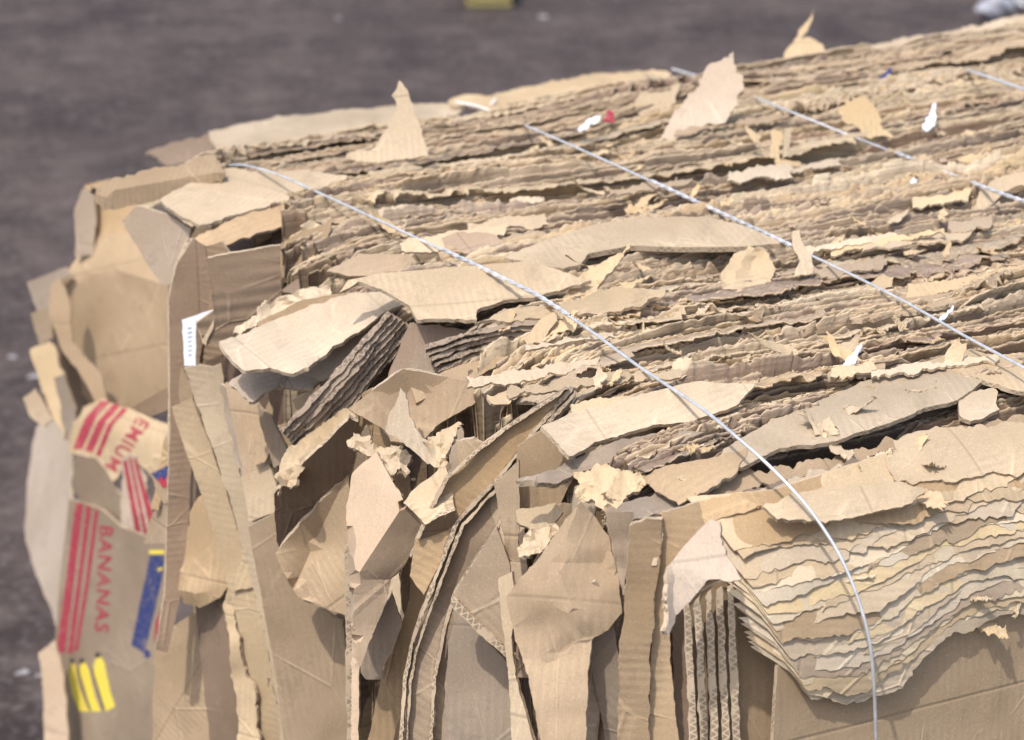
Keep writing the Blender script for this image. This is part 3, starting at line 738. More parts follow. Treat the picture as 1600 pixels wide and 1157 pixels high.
fl('grey slanting panel right of the fanned bundle of edges', [(652, 540), (690, 552), (740, 566), (770, 560), (742, 590), (694, 622), (650, 612), (640, 570)], ('p', (700, 580), .0, (-.5, -.75, .35)), mat='grey', torn=1.)
fl('thin board with a clean rim leaning over the grey slanting panel', [(640, 600), (700, 578), (770, 556), (800, 560), (740, 592), (690, 612), (650, 630)], ('p', (710, 590), .03, (-.3, -.7, .6)), mat='kraft', torn=.8, th=.004)
rf = np.random.default_rng(91)
for k in range(44):
    x = rf.uniform(285, 1085); y = 470 + .42 * (x - 280) + rf.uniform(20, 260); L_ = rf.uniform(120, 330); ln_ = rf.uniform(-70, 90) * L_ / 300; wd_ = rf.uniform(12, 48)
    pts_ = [(x, y), (x + wd_ * .6, y - rf.uniform(2, 20)), (x + wd_, y + rf.uniform(-6, 10)), (x + wd_ + ln_ * .5, y + L_ * .5), (x + wd_ + ln_ + rf.uniform(-14, 8), y + L_ + rf.uniform(-8, 8)), (x + ln_ + rf.uniform(-4, 8), y + L_), (x + ln_ * .5, y + L_ * .5)]
    fl('narrow torn board wedged between larger sheets on the bale end', pts_, cat='board strip', name='board_strip', ref=('p', (x + ln_ * .5, y + L_ * .5), rf.uniform(-.012, .034), (-.6 + rf.uniform(-.25, .25), -.75, rf.uniform(-.05, .3))), mat=('kraft', 'grey', 'pale', 'dark', 'kraft')[k % 5], torn=rf.uniform(.6, 1.8), wr=.002, flute=rf.uniform(0, 180), group='narrow boards wedged in the bale end')
fl('folded board bundle end with a dark shaded front face', [(428, 772), (446, 752), (470, 730), (546, 652), (560, 660), (548, 735), (500, 790), (440, 862), (432, 840)], ('p', (500, 740), .075, (-.30, -.80, -.52)), mat='dark', torn=1., wr=.0018)  # face turned downwards, its shade put into the dark colour
fl('crushed pale rim folded over the dark shaded board', [(428, 745), (450, 700), (500, 660), (548, 640), (556, 652), (520, 690), (474, 735), (455, 765), (440, 760), (434, 775)], ('p', (490, 700), .085, (-.5, -.4, .75)), cat='torn scrap', name='torn_scrap', mat='pale', torn=2.6, wr=.005, wsc=.02, grid=8)
fl('flap with a diagonal crease hanging under the dark shaded board', [(430, 866), (442, 850), (492, 795), (544, 740), (550, 800), (545, 870), (540, 962), (500, 946), (466, 934), (446, 900)], ('p', (500, 860), .07, (-.62, -.72, .05)), mat='kraft', torn=.8, inner=[(490, 850, -.012), (462, 915, -.008)], creases=[(3, 10), (10, 11)], wr=.002, flute=40)

# ---- long panels leaning at the end
fl('pale narrow panel leaning right with a clean left edge', [(268, 636), (300, 622), (322, 680), (352, 760), (380, 860), (412, 980), (444, 1180), (415, 1180), (380, 1010), (352, 900), (318, 780), (288, 700)], ('p', (340, 800), .085, (-.72, -.68, .12)), mat='pale', torn=.7, flute=86)
fl('broad pale panel with a torn top beside the leaning narrow panel', [(287, 576), (310, 570), (330, 574), (346, 568), (352, 630), (370, 720), (396, 812), (425, 920), (450, 1060), (462, 1180), (442, 1180), (420, 1020), (386, 880), (352, 760), (318, 660)], ('p', (350, 700), .072, (-.70, -.70, .12)), mat='pale', torn=1., flute=86)
fl('brown torn stub at the head of the broad pale panel', [(270, 590), (287, 574), (300, 610), (306, 640), (285, 640)], ('p', (290, 610), .08, D_), mat='kraft', torn=2.)
fl('grey strip with crumpled fibres right of the broad pale panel', [(344, 600), (356, 606), (380, 690), (404, 780), (398, 812), (376, 740), (354, 660)], ('p', (370, 700), .066, D_), mat='grey', torn=1.6, wr=.004)
fl('brown panel in the gap right of the grey fibre strip', [(352, 598), (400, 625), (440, 690), (432, 760), (438, 810), (396, 822), (372, 700)], ('p', (400, 710), .045, (-.75, -.6, .15)), mat='kraft', torn=.9)
fl('pointed brown tongue in front of the panels below the grey flap', [(376, 640), (402, 634), (424, 700), (414, 722), (398, 728), (386, 700)], ('p', (400, 690), .06, D_), mat='kraft', torn=.7)
fl('narrow board standing right of the pointed brown tongue', [(402, 636), (424, 650), (452, 712), (444, 726), (428, 732), (414, 690)], ('p', (424, 690), .055, D_), mat='grey', torn=.9)
fl('pale creased panel under the pointed brown tongue', [(376, 745), (420, 725), (432, 760), (430, 800), (390, 816)], ('p', (405, 770), .056, D_), mat='pale', torn=.8)
fl('flat brown panel with a corrugated left edge below the crease flap', [(388, 824), (428, 802), (450, 850), (470, 930), (536, 972), (556, 1180), (446, 1180), (432, 1060), (408, 930)], ('p', (470, 980), .055, (-.60, -.78, .08)), mat='kraft', torn=.5, flute=10, inner=[(448, 905), (462, 1080)], creases=[(9, 10)], wr=.0018)
fl('brown panel with a ragged turned up bottom leaning at left', [(304, 786), (318, 770), (340, 830), (358, 916), (344, 934), (312, 950), (288, 944), (264, 922), (276, 870)], ('p', (310, 870), .088, (-.85, -.5, .15)), mat='kraft', torn=1.5, inner=[(330, 920, .004), (290, 925, .012)], wr=.003)
fl('plain carton face at the bottom left beside the printed carton', [(241, 1012), (275, 976), (312, 955), (345, 952), (362, 1000), (372, 1180), (238, 1180)], ('p', (300, 1040), .075, (-.85, -.5, .1)), mat='kraft', torn=.9, flute=60)
fl('pale crumpled fold between bottom carton face and leaning panels', [(350, 940), (366, 948), (376, 1020), (400, 1090), (404, 1180), (376, 1180), (362, 1050)], ('p', (370, 1020), .082, D_), mat='pale', torn=2.2, wr=.005, wsc=.03)
fl('dark gap panel behind the leaning pale panels', [(262, 640), (300, 640), (420, 1060), (410, 1180), (330, 1180), (300, 900)], ('p', (330, 850), .03, E_), mat='dark', torn=.6)  # dark sheet painted as the shade between the panels

# ---- folded centre piece
fl('bright folded wedge of board standing out in the middle of the end',
   [(541, 792), (550, 740), (588, 706), (612, 745), (632, 786), (668, 806), (666, 834), (642, 868), (626, 890), (611, 906), (604, 940), (589, 975), (561, 1050), (560, 1180), (548, 1180), (550, 997), (545, 900)], ('p', (590, 880), .115, (-.60, -.66, .34)), mat='pink',
   inner=[(554, 906, .026), (632, 787, .026), (552, 990, .010)], creases=[(2, 18), (18, 17), (17, 9), (17, 19), (19, 12)], torn=.8, wr=.002)
fl('lower tongue of board under the bright folded wedge', [(588, 975), (612, 926), (628, 974), (612, 1022), (598, 1044), (596, 1062), (572, 1062), (562, 1048), (568, 1030)], ('p', (595, 1000), .10, (-.45, -.88, -.1)), mat='grey', torn=.7)
fl('light torn fold of board right of the bright wedge', [(630, 786), (648, 764), (695, 726), (704, 756), (712, 796), (690, 806), (664, 820), (646, 800)], ('p', (675, 775), .095, (-.35, -.5, .78)), mat='pale', torn=1.2, wr=.003, wsc=.02)
fl('shaded underside of the light torn fold', [(666, 820), (690, 806), (711, 798), (700, 832), (668, 858), (642, 872)], ('p', (680, 830), .085, (-.1, -.85, -.5)), mat='dark', torn=.8)  # same fold as the pale piece above, coloured dark for its shade
fl('corrugated board edge standing left of the bright wedge', [(538, 858), (546, 850), (550, 900), (552, 1000), (556, 1180), (542, 1180), (540, 1000)], ('p', (545, 980), .095, (-.5, -.85, 0)), cat='carton edge', name='carton_edge', mat='edge', torn=.8, grid=5, ribbon=[(538, 858), (540, 1000), (542, 1180)])
fl('shaded panel in the hollow right of the bright wedge', [(640, 830), (700, 820), (720, 880), (690, 960), (640, 1060), (610, 1180), (570, 1180), (600, 1040), (640, 940)], ('p', (660, 930), .01, (-.6, -.75, -.05)), mat='kraft', torn=.8)
fl('ragged pale fibre clump above the bright wedge', [(541, 690), (552, 676), (578, 680), (590, 700), (628, 690), (645, 712), (640, 740), (606, 742), (588, 718), (560, 706)], ('p', (590, 705), .085, (-.4, -.6, .7)), cat='torn scrap', name='torn_scrap', mat='scrap', torn=4, wr=.005, wsc=.016, grid=7)
fl('angular brown panel pointing left above the fibre clump', [(545, 640), (580, 612), (630, 576), (700, 590), (760, 600), (742, 630), (690, 660), (660, 690), (628, 692), (610, 690), (600, 672)], ('p', (640, 640), .065, (-.42, -.75, .5)), mat='kraft', torn=1.1, inner=[(648, 622, -.012)], creases=[(2, 11), (11, 7)], wr=.0025)
fl('pale triangular torn tip standing in front of the angular panel', [(626, 606), (634, 622), (648, 668), (672, 700), (690, 720), (668, 726), (640, 700), (602, 674), (612, 640)], ('p', (635, 660), .095, (-.5, -.75, .35)), cat='torn scrap', name='torn_scrap', mat='pale', torn=1.4, wr=.002)
fl('twisted paper tuft right of the triangular torn tip', [(660, 690), (690, 672), (720, 660), (708, 690), (696, 716), (700, 736), (676, 728)], ('p', (690, 700), .08, (-.3, -.6, .7)), cat='torn scrap', name='torn_scrap', mat='scrap', torn=4, wr=.0045, wsc=.016, grid=7)

# ---- swirling boards seen along their edges, centre right of the end
EA = [(884, 606), (850, 628), (790, 668), (740, 706), (697, 745), (672, 790), (650, 840)]
EB = [(890, 608), (852, 650), (812, 700), (777, 745), (742, 782), (712, 815), (690, 872), (657, 958), (640, 1010), (630, 1060), (622, 1190)]
EC = [(892, 620), (860, 664), (820, 722), (796, 780), (772, 828), (738, 880), (707, 930), (690, 990), (676, 1060), (668, 1190)]
ED = [(775, 850), (752, 930), (735, 985), (718, 1030), (704, 1062), (690, 1190)]
PN = ((-.50, -.85, .16))
fl('broad brown face of the uppermost long board running down the end', EA + [(640, 900), (662, 930)] + EB[:7][::-1], ('p', (740, 850), .030, PN), mat='kraft', torn=.5, th=.004, flute=60, wr=.0022)
fl('greyish face of the second long board running down the end', EB + EC[::-1], ('p', (740, 850), .022, PN), mat='grey', torn=.5, th=.004, flute=60, wr=.0022)
fl('brown face of the third long board running down the end', EC + [(720, 1190), (735, 1060), (760, 960), (790, 850), (812, 760), (850, 690)], ('p', (740, 850), .014, PN), mat='kraft', torn=.5, th=.004, flute=60, wr=.0022)
fl('narrow grey face of the fourth long board running down the end', ED + [(760, 1190), (770, 1060), (790, 980), (795, 900)], ('p', (740, 850), .019, PN), mat='grey', torn=.5, th=.004, flute=60, wr=.0022)
for k, (nm_, w, dx_, ww) in enumerate((('upper edge of the first', EA, 0, 5), ('left edge of the second', EB, 0, 5), ('inner edge of the second', EB, 9, 4), ('left edge of the third', EC, 0, 5), ('inner edge of the third', EC[:7], 10, 4), ('left edge of the fourth', ED, 0, 4))):
    w = [(x + dx_, y + dx_ * .5) for x, y in w]
    fl(f'pale cut {nm_} long board on the end', w + [(x + ww, y + ww * .5) for x, y in w[::-1]], ('p', (740, 850), .037 - .0025 * k, PN), cat='carton edge', name='carton_edge', mat='edge', edge='edge_dark', torn=.8, th=.008, wr=.0022, grid=4, ribbon=w)
fl('square brown board with a dark lower left edge beside the long boards', [(706, 936), (740, 880), (776, 824), (796, 880), (800, 960), (798, 1034), (770, 1005)], ('p', (760, 930), .06, (-.58, -.80, .1)), mat='kraft', torn=.6, flute=45)
fl('cut edge along the lower left side of the square brown board', [(707, 936), (714, 938), (760, 985), (803, 1026), (800, 1036), (766, 1006), (722, 964), (704, 946)], ('p', (760, 975), .066, (-.58, -.80, .1)), cat='carton edge', name='carton_edge', mat='edge', torn=.6, th=.006, grid=5, ribbon=[(704, 946), (766, 1006), (800, 1036)])
fl('lower brown board under the square one', [(690, 1180), (700, 1010), (712, 945), (760, 1000), (800, 1044), (806, 1180)], ('p', (750, 1050), .035, (-.6, -.78, .1)), mat='grey', torn=.8)
fl('upright brown board left of the crumpled paper', [(772, 756), (792, 738), (810, 720), (812, 800), (810, 876), (792, 880), (782, 820)], ('p', (795, 810), .05, (-.6, -.78, .05)), mat='kraft', torn=.7)

# ---- stacked folds near the front corner
fl('brown folded end under the projecting roof of board', [(808, 698), (850, 670), (900, 690), (900, 740), (870, 800), (838, 810), (806, 800), (806, 752)], ('p', (850, 750), .03, (-.55, -.82, .05)), mat='kraft', torn=.8)
fl('roof shaped flap of board projecting towards the camera', [(846, 666, .015), (900, 644), (960, 628), (1080, 598), (1180, 600), (1150, 634), (1075, 660), (1020, 664), (980, 676), (935, 690), (890, 713, .015), (868, 690, .015)], ('p', (1000, 650), .05, (-.25, -.45, .85)), mat='pale', torn=1., wr=.002, clean=(11,))
fl('wavy board layer under the roof shaped flap', [(806, 750, .02), (850, 738, .015), (890, 722), (960, 690), (1060, 672), (1100, 676), (1040, 704), (960, 722), (905, 738), (870, 756, .01), (836, 752, .02)], ('p', (930, 716), .05, (-.3, -.55, .75)), mat='grey', torn=1.6, wr=.004, wsc=.03, th=.005)
fl('rolled fold bridging the layers at the front corner', [(806, 798), (840, 792), (868, 786), (880, 800), (866, 822), (836, 830), (808, 816)], ('p', (840, 806), .05, (-.4, -.7, .6)), mat='pale', torn=1.4, wr=.004)
fl('pale ragged paper gathered above the crumpled panel', [(896, 738), (940, 728), (1000, 738), (1010, 756), (985, 772), (960, 800), (944, 812), (925, 780), (905, 790), (898, 770)], ('p', (940, 770), .06, (-.35, -.55, .75)), cat='torn scrap', name='torn_scrap', mat='scrap', torn=3.5, wr=.0045, wsc=.018, grid=7)
fl('crumpled bulging panel with deep creases at the front corner',
   [(790, 936), (812, 905), (836, 880), (858, 850), (880, 818), (906, 786), (930, 808), (952, 840), (966, 900), (972, 958, .008), (950, 985, .016), (925, 1000, .02), (918, 1050, .03), (915, 1180, .05), (850, 1180, .05), (822, 1050, .025), (803, 985, .01)], ('p', (880, 930), .065, (-.50, -.85, .12)), mat='kraft',
   inner=[(868, 880, .014), (900, 965, .026), (955, 880, -.004), (850, 940, .018)], creases=[(5, 17), (17, 18), (18, 10), (17, 19), (20, 18)], torn=1., wr=.004, wsc=.04)
fl('small crushed paper roll left of the crumpled panel', [(808, 856), (826, 830), (868, 818), (874, 826), (850, 858), (826, 872), (810, 872)], ('p', (840, 848), .07, (-.4, -.7, .6)), cat='torn scrap', name='torn_scrap', mat='scrap', torn=2.4, wr=.0045, wsc=.016, grid=7)
fl('narrow upright board under the crushed paper roll', [(778, 905), (800, 894), (806, 940), (800, 990), (806, 1060), (840, 1180), (802, 1180), (792, 1040)], ('p', (800, 960), .05, D_), mat='pale', torn=.9)
fl('upright panel with a ragged corrugated left edge near the front corner', [(985, 822), (1010, 810), (1034, 812), (1030, 870), (1022, 950), (1016, 1060), (1014, 1180), (964, 1180), (968, 1040), (976, 920)], ('p', (1000, 940), .055, (-.5, -.86, .05)), mat='kraft', torn=1.2, flute=88)
fl('crumpled grey fold between bulging panel and upright panel', [(945, 800), (990, 800), (985, 850), (976, 930), (966, 900), (955, 840)], ('p', (970, 850), .045, (-.3, -.8, .4)), mat='grey', torn=1.5, wr=.004, wsc=.03)
fl('upright panel running up to the pinkish draped fold', [(1034, 802), (1092, 784), (1102, 822), (1050, 890), (1044, 960), (1050, 1060), (1062, 1180), (1012, 1180), (1016, 1060), (1024, 930)], ('p', (1040, 900), .045, (-.5, -.86, .08)), mat='kraft', torn=.8, flute=88)
fl('small torn spike hanging on the upright panel', [(1026, 812), (1036, 808), (1034, 850), (1026, 884), (1018, 884), (1024, 848)], ('p', (1028, 850), .07, C_), cat='torn scrap', name='torn_scrap', mat='scrap', torn=1.4, grid=6)
fl('grey ragged board layers left of the pinkish draped fold', [(952, 790), (1010, 776), (1060, 760), (1090, 786), (1040, 800), (990, 812), (955, 812)], ('p', (1010, 792), .03, (-.3, -.5, .8)), mat='grey', torn=2.4, wr=.004)

# ---- draped stack over the front edge
fl('pinkish board fold draped over the front corner like a hood', [(1045, 884, .01), (1070, 852), (1108, 812), (1124, 816), (1128, 852), (1144, 880), (1158, 906), (1130, 908), (1108, 906), (1090, 926), (1072, 944), (1056, 962), (1043, 992, .01)], ('p', (1090, 880), .085, (-.62, -.62, .45)), mat='pink', torn=1.8, clean=(0, 1), wr=.002, flute=5)
NF = 30
for k in range(NF):
    f = k / (NF - 1); rr = np.random.default_rng(400 + k)
    up = k < 9; last = k >= NF - 4; part = (k % 3 == 1) and not last and k > 1
    g = k / 9 * .30 if up else .30 + .70 * ((k - 9) / (NF - 10)) ** .9
    g = min(1, max(0, g + rr.uniform(-.022, .022) * (not last)))
    cx, cy = 1146 + 122 * g + rr.uniform(-6, 6) * up, 856 + 238 * g + rr.uniform(-5, 5) * up
    ye = 742 + 216 * (g ** 1.15)
    u0 = rr.uniform(.15, .6) if part else 0; u1 = 1 if not part else min(1, u0 + rr.uniform(.3, .7))
    line = lambda u: (cx + (1660 - cx) * u, cy + (ye - cy) * (u ** .92) + 30 * g * math.sin(math.pi * min(1, u * 1.6)) - 34 * g * math.sin(math.pi * max(0, min(1, (u - .35) / .65))))
    pts = [] if part else [(cx - 76 - 20 * f, cy - 84), (cx - 34, cy - 44), (cx, cy)]
    n0 = len(pts); nseg = int(6 + 12 * (u1 - u0)); am = rr.uniform(5, 12) if up else rr.uniform(1.5, 5); ph = rr.uniform(0, 6.28) if up else .8 + rr.uniform(-.5, .5); fr = rr.uniform(1.2, 3.2)
    jag = 0.
    for i in range(0 if part else 1, nseg + 1):
        u = u0 + (u1 - u0) * (i + rr.uniform(-.35, .35) * (0 < i < nseg)) / nseg; x, y = line(u)
        if rr.random() < .3: jag = rr.uniform(-11, 11) * (1.3 if (up or last) else .8)
        pts.append((x, y + am * math.sin(fr * 6.28 * u + ph) * min(1, u * 4) + jag + rr.uniform(-2.5, 2.5)))
    nE = len(pts)
    xr, yr = line(u1); xl, yl = line(u0)
    hgt = rr.uniform(40, 70) if part else 88
    pts += [(xr - (14 if part else 0), yr - hgt), ((xl + xr) / 2, (yl + yr) / 2 - hgt - (0 if part else 12)), (xl + (16 if part else 60), yl - hgt - (0 if part else 8))]
    which = 'uppermost' if k == 0 else 'lowest' if k == NF - 1 else None
    fl((f'{which} torn sheet draped over the front edge of the bale' if which else 'torn sheet in the pale ragged stack draped over the front edge'), pts, ('s', .003 + .0010 * (NF - 1 - k)), mat=('pale', 'kraft', 'pale')[k % 3] if k < 6 else ('bleached', 'pale', 'bleached', 'kraft', 'bleached', 'straw', 'pale')[k % 7],
       torn=rr.uniform(2.4, 4.2) if up else rr.uniform(1.4, 3.0), clean=() if part else (0, 1, nE - 1, nE, nE + 1, nE + 2), th=rr.uniform(.0012, .0026), wr=.0014, wsc=.035, flute=80, grid=14, group=None if which else 'torn sheets draped over the front edge')
fl('flat brown outer carton face below the draped torn stack', [(1215, 1040), (1300, 1010), (1420, 985), (1660, 900), (1660, 1300), (1200, 1300)], ('p', (1450, 1040), -.012, F_), mat='kraft', torn=.3, flute=0, wr=.001, grid=20)
fl('tan carton face in the hollow under the draped fold', [(1085, 930), (1140, 900), (1200, 980), (1250, 1070), (1262, 1180), (1090, 1180)], ('p', (1150, 1040), -.02, (-.35, -.93, .05)), mat='kraft', torn=.6)
for k in range(5):
    x0 = 1068 + 17 * k
    fl(f'{("first", "second", "third", "fourth", "fifth")[k]} upright corrugated edge from the left in the hollow under the hood', [(x0, 950 - 8 * k), (x0 + 9, 936 - 6 * k), (x0 + 14, 1000), (x0 + 22, 1180), (x0 + 10, 1180), (x0 + 4, 1040)], ('p', (1110, 1000), .015 - .004 * k, (-.6, -.8, .05)), cat='carton edge', name='carton_edge', mat='edge', torn=.9, wr=.002, grid=5, ribbon=[(x0, 950 - 8 * k), (x0 + 4, 1040), (x0 + 10, 1180)])

# ---- broad sheets lying on the top
fl('pale sheet lying flat on the far left top corner', [(326, 205), (400, 190), (470, 180), (560, 170), (640, 164), (735, 160), (715, 180), (640, 190), (572, 198), (520, 215), (470, 240), (420, 252), (380, 250), (340, 246), (332, 222)], ('p', (480, 210), .115, (-.05, -.10, 1)), mat='pale', torn=1.4, flute=20, wr=.002)
fl('dark torn layers jutting from under the pale far corner sheet', [(226, 240), (262, 226), (318, 212), (332, 206), (334, 236), (310, 246), (262, 258), (248, 250)], ('p', (340, 240), .10, (-.3, -.3, .9)), mat='dark', torn=2.6, wr=.004)
fl('long clean carton lying on the top between first and second wires', [(788, 402, -.004), (868, 370), (925, 352), (1000, 340), (1098, 338), (1160, 352), (1228, 380), (1150, 386), (1050, 386), (982, 384), (920, 396), (906, 414), (880, 420), (830, 412)], ('p', (1000, 375), .075, (-.08, -.22, 1)), mat='pale', torn=.8, clean=(6, 7, 8, 9), flute=85, wr=.002, th=.005)
fl('broad tan sheet wrapped along the front right slope', [(1108, 740), (1130, 702), (1200, 662), (1290, 622), (1350, 596), (1440, 572), (1500, 578), (1538, 594), (1500, 622), (1440, 640), (1386, 662), (1300, 690), (1220, 700), (1160, 730)], ('s', .030), mat='pale', torn=1., flute=70, wr=.0016)
fl('tan sheet continuing under the second wire at right', [(1440, 568), (1500, 545), (1580, 560), (1680, 590), (1680, 620), (1600, 612), (1560, 600), (1500, 582)], ('s', .034), mat='pale', torn=1., flute=70)
fl('small square scrap of board right of the broad tan sheet', [(1498, 626), (1520, 612), (1556, 608), (1562, 640), (1530, 656), (1500, 650)], ('s', .026), cat='torn scrap', name='torn_scrap', mat='pale', torn=1.6)
fl('wide tan sheet with a torn left end at the right border', [(1384, 716), (1402, 704), (1396, 688), (1418, 678), (1520, 668), (1600, 662), (1680, 660), (1680, 728), (1600, 738), (1500, 750), (1432, 756), (1398, 750)], ('s', .034), mat='pale', torn=3.2, flute=5, wr=.002)
fl('pale torn strip crossing under the first wire near the front', [(1192, 792), (1230, 775), (1290, 762), (1384, 752), (1450, 764), (1420, 788), (1350, 805), (1290, 818), (1215, 812)], ('s', .05), mat='pale', torn=2., wr=.0016)
fl('tan strip under the first wire left of the broad sheet', [(1000, 742), (1040, 728), (1110, 716), (1170, 700), (1150, 740), (1100, 770), (1060, 790), (1030, 770)], ('s', .03), mat='kraft', torn=2., wr=.003)
fl('tan torn sheet above the hood fold', [(1030, 802), (1080, 788), (1150, 770), (1190, 790), (1140, 806), (1100, 822), (1060, 828)], ('s', .035), mat='kraft', torn=2., wr=.003)
fl('tan strip lying beyond the second wire at right', [(1310, 470), (1400, 452), (1500, 436), (1680, 420), (1680, 445), (1540, 462), (1420, 488), (1330, 500)], ('s', .045), mat='kraft', torn=1.8, flute=80)
fl('ribbed peeled liner patch right of the first wire', [(690, 372), (720, 362), (770, 366), (795, 388), (786, 398), (740, 394), (700, 394)], ('p', (740, 380), .06, (-.1, -.4, .9)), cat='torn scrap', name='torn_scrap', mat='ribbed', torn=1.6, flute=5)
fl('crumpled peeled patch below the long clean carton', [(1126, 430), (1144, 402), (1170, 384), (1196, 392), (1212, 420), (1208, 446), (1170, 450), (1130, 452)], ('p', (1170, 425), .045, (-.1, -.5, .85)), cat='torn scrap', name='torn_scrap', mat='scrap', torn=2., wr=.004, wsc=.02, grid=8)
fl('tan torn leaf of board crossed by the first wire', [(742, 505), (790, 486), (850, 476), (900, 470), (960, 448), (1040, 455), (1000, 480), (900, 492), (840, 498), (786, 502)], ('p', (880, 480), .05, (-.1, -.4, .9)), mat='pale', torn=2.2, wr=.003)
fl('forked curl of torn liner above the first wire', [(880, 470), (900, 440), (920, 420), (884, 398), (930, 416), (965, 396), (985, 380), (960, 418), (940, 440), (925, 470), (870, 490)], ('p', (910, 450), .035, (-.2, -.6, .75)), cat='torn scrap', name='torn_scrap', mat='scrap', torn=2.2, wr=.005, wsc=.02, grid=7)
fl('leaf shaped torn strip hanging below the first wire', [(866, 488), (870, 500), (850, 530), (828, 546), (818, 530), (840, 505)], ('p', (845, 515), .03, (-.4, -.7, .6)), cat='torn scrap', name='torn_scrap', mat='scrap', torn=1.6, grid=6)

for lb_, p_, o_ in (('broad pale sheet lying along the far right edge of the top', [(1085, 128), (1180, 104), (1300, 80), (1420, 60), (1540, 36), (1690, 8), (1690, 50), (1540, 78), (1400, 98), (1250, 124), (1150, 140)], .012),
                    ('second pale sheet in front of the one along the far right edge', [(1290, 128), (1400, 104), (1520, 84), (1690, 52), (1690, 84), (1560, 106), (1450, 124), (1340, 142)], .016),
                    ('long thin sheet on the far edge right of the tall horn shaped flap', [(700, 158), (800, 140), (920, 118), (1020, 108), (1050, 118), (960, 136), (850, 152), (760, 170)], .02)):
    fl(lb_, p_, ('p', ((p_[0][0] + p_[5][0]) / 2, p_[0][1] - .5 * (p_[0][1] - p_[5][1]) + 14), o_, (-.03, -.10, 1)), mat='pale', torn=2.2, flute=80, wr=.003)
RG = [[(1090, 770), (1180, 738), (1290, 716), (1400, 690), (1520, 664), (1670, 640)], [(1120, 784), (1210, 756), (1310, 730), (1420, 700), (1540, 676), (1670, 652)], [(1160, 772), (1260, 744), (1340, 722), (1396, 704), (1450, 690), (1500, 680)],
      [(1110, 800), (1190, 778), (1250, 764), (1320, 750), (1390, 738), (1440, 730)], [(1300, 742), (1350, 726), (1390, 716), (1420, 706), (1450, 700), (1480, 694)]]
for k, w_ in enumerate(RG):
    rr = np.random.default_rng(700 + k)
    lo_ = [(x - rr.uniform(0, 16), y + rr.uniform(16, 34)) for x, y in w_[::-1]]
    fl(f'{("first", "second", "third", "fourth", "fifth")[k]} ragged brown layer in the cleft below the broad tan sheet', w_ + lo_, ('s', .016 + .005 * (k % 3)), mat=('kraft', 'dark', 'pale', 'kraft', 'grey')[k], torn=4.5, wr=.004, wsc=.035, th=.002, grid=10)
rl = np.random.default_rng(44)
for k in range(26):
    x = rl.uniform(620, 1520); y = rl.uniform(250, 640)
    if y < 470 - .26 * x + 30 or y > 640 - .10 * (x - 620) + 60 or (x < 930 and 380 < y < 520): x, y = rl.uniform(1000, 1540), rl.uniform(200, 560)
    L_ = rl.uniform(60, 210); h_ = rl.uniform(7, 20); sl_ = -.15
    up_ = [(x + L_ * t, y + sl_ * L_ * t + rl.uniform(-3, 3)) for t in np.linspace(0, 1, 6)]
    dn_ = [(x + L_ * t + rl.uniform(-6, 6), y + sl_ * L_ * t + h_ * rl.uniform(.7, 1.3)) for t in np.linspace(1, 0, 6)]
    fl('long torn strip of board lying along the ridges of the bale top', up_ + dn_, ('p', (x + L_ / 2, y + h_ / 2), rl.uniform(.035, .055), (rl.uniform(-.12, .1), rl.uniform(-.6, -.1), 1)), cat='torn strip', name='torn_strip', mat=('pale', 'straw', 'kraft', 'scrap')[k % 4], torn=2.6, wr=.0025, th=.002, flute=85, grid=8, group='long torn strips along the ridges of the bale top')
# ---- torn pieces standing up on the top
fl('tall horn shaped torn flap standing at the far edge', [(624, 126), (634, 138), (640, 152), (660, 205), (669, 246), (616, 250), (580, 254), (540, 248), (542, 240), (584, 232), (606, 200), (620, 166), (612, 150)], ('p', (620, 250), .07, (-.4, -.8, .45)), cat='torn flap', name='torn_flap', mat='pale', torn=1.4, flute=5, wr=.003, th=.002, inner=[(600, 240)], creases=[(8, 13)])
fl('pinkish torn sheet standing upright between second and third wires', [(1030, 222), (1062, 168), (1092, 124), (1112, 98), (1130, 92), (1146, 80), (1150, 104), (1160, 128), (1154, 166), (1120, 196), (1070, 215)], ('p', (1080, 210), .03, (-.35, -.75, .55)), cat='torn flap', name='torn_flap', mat='pink', torn=3.2, wr=.003, th=.002, grid=9, inner=[(1150, 128)], creases=[(2, 11)])
fl('smaller torn flap leaning left of the pinkish upright sheet', [(990, 170), (1000, 146), (1040, 142), (1060, 130), (1056, 160), (1030, 195), (1000, 180)], ('p', (1020, 180), .02, (-.3, -.75, .55)), cat='torn flap', name='torn_flap', mat='scrap', torn=1.8, th=.002)
fl('pointed sliver of board rising against the dark ground', [(1225, 84), (1240, 66), (1256, 40), (1272, 14), (1266, 38), (1250, 62), (1262, 58), (1286, 70), (1288, 86), (1250, 98), (1226, 96)], ('p', (1255, 100), .07, (-.3, -.75, .55)), cat='torn flap', name='torn_flap', mat='scrap', torn=1.2, th=.002, grid=7)
fl('curled fan of torn liner above the third wire', [(1310, 170), (1322, 156), (1350, 150), (1366, 162), (1376, 196), (1396, 214), (1360, 218), (1340, 200), (1318, 190)], ('p', (1350, 200), .06, (-.3, -.7, .6)), cat='torn flap', name='torn_flap', mat='scrap', torn=2.6, th=.0015, grid=7, wr=.004)
fl('curved torn ribbon over the third wire at the right border', [(1518, 330), (1530, 300), (1556, 278), (1600, 268), (1680, 262), (1680, 284), (1604, 290), (1568, 300), (1546, 322), (1530, 334)], ('p', (1560, 310), .04, (-.2, -.7, .7)), cat='torn flap', name='torn_flap', mat='scrap', torn=1.5, th=.0015, grid=7)
fl('torn strip standing over the second wire', [(1238, 362), (1250, 358), (1256, 384), (1268, 402), (1270, 428), (1240, 434), (1250, 408), (1240, 390)], ('p', (1254, 420), .05, (-.2, -.8, .55)), cat='torn flap', name='torn_flap', mat='scrap', torn=1.5, th=.0015, grid=6)
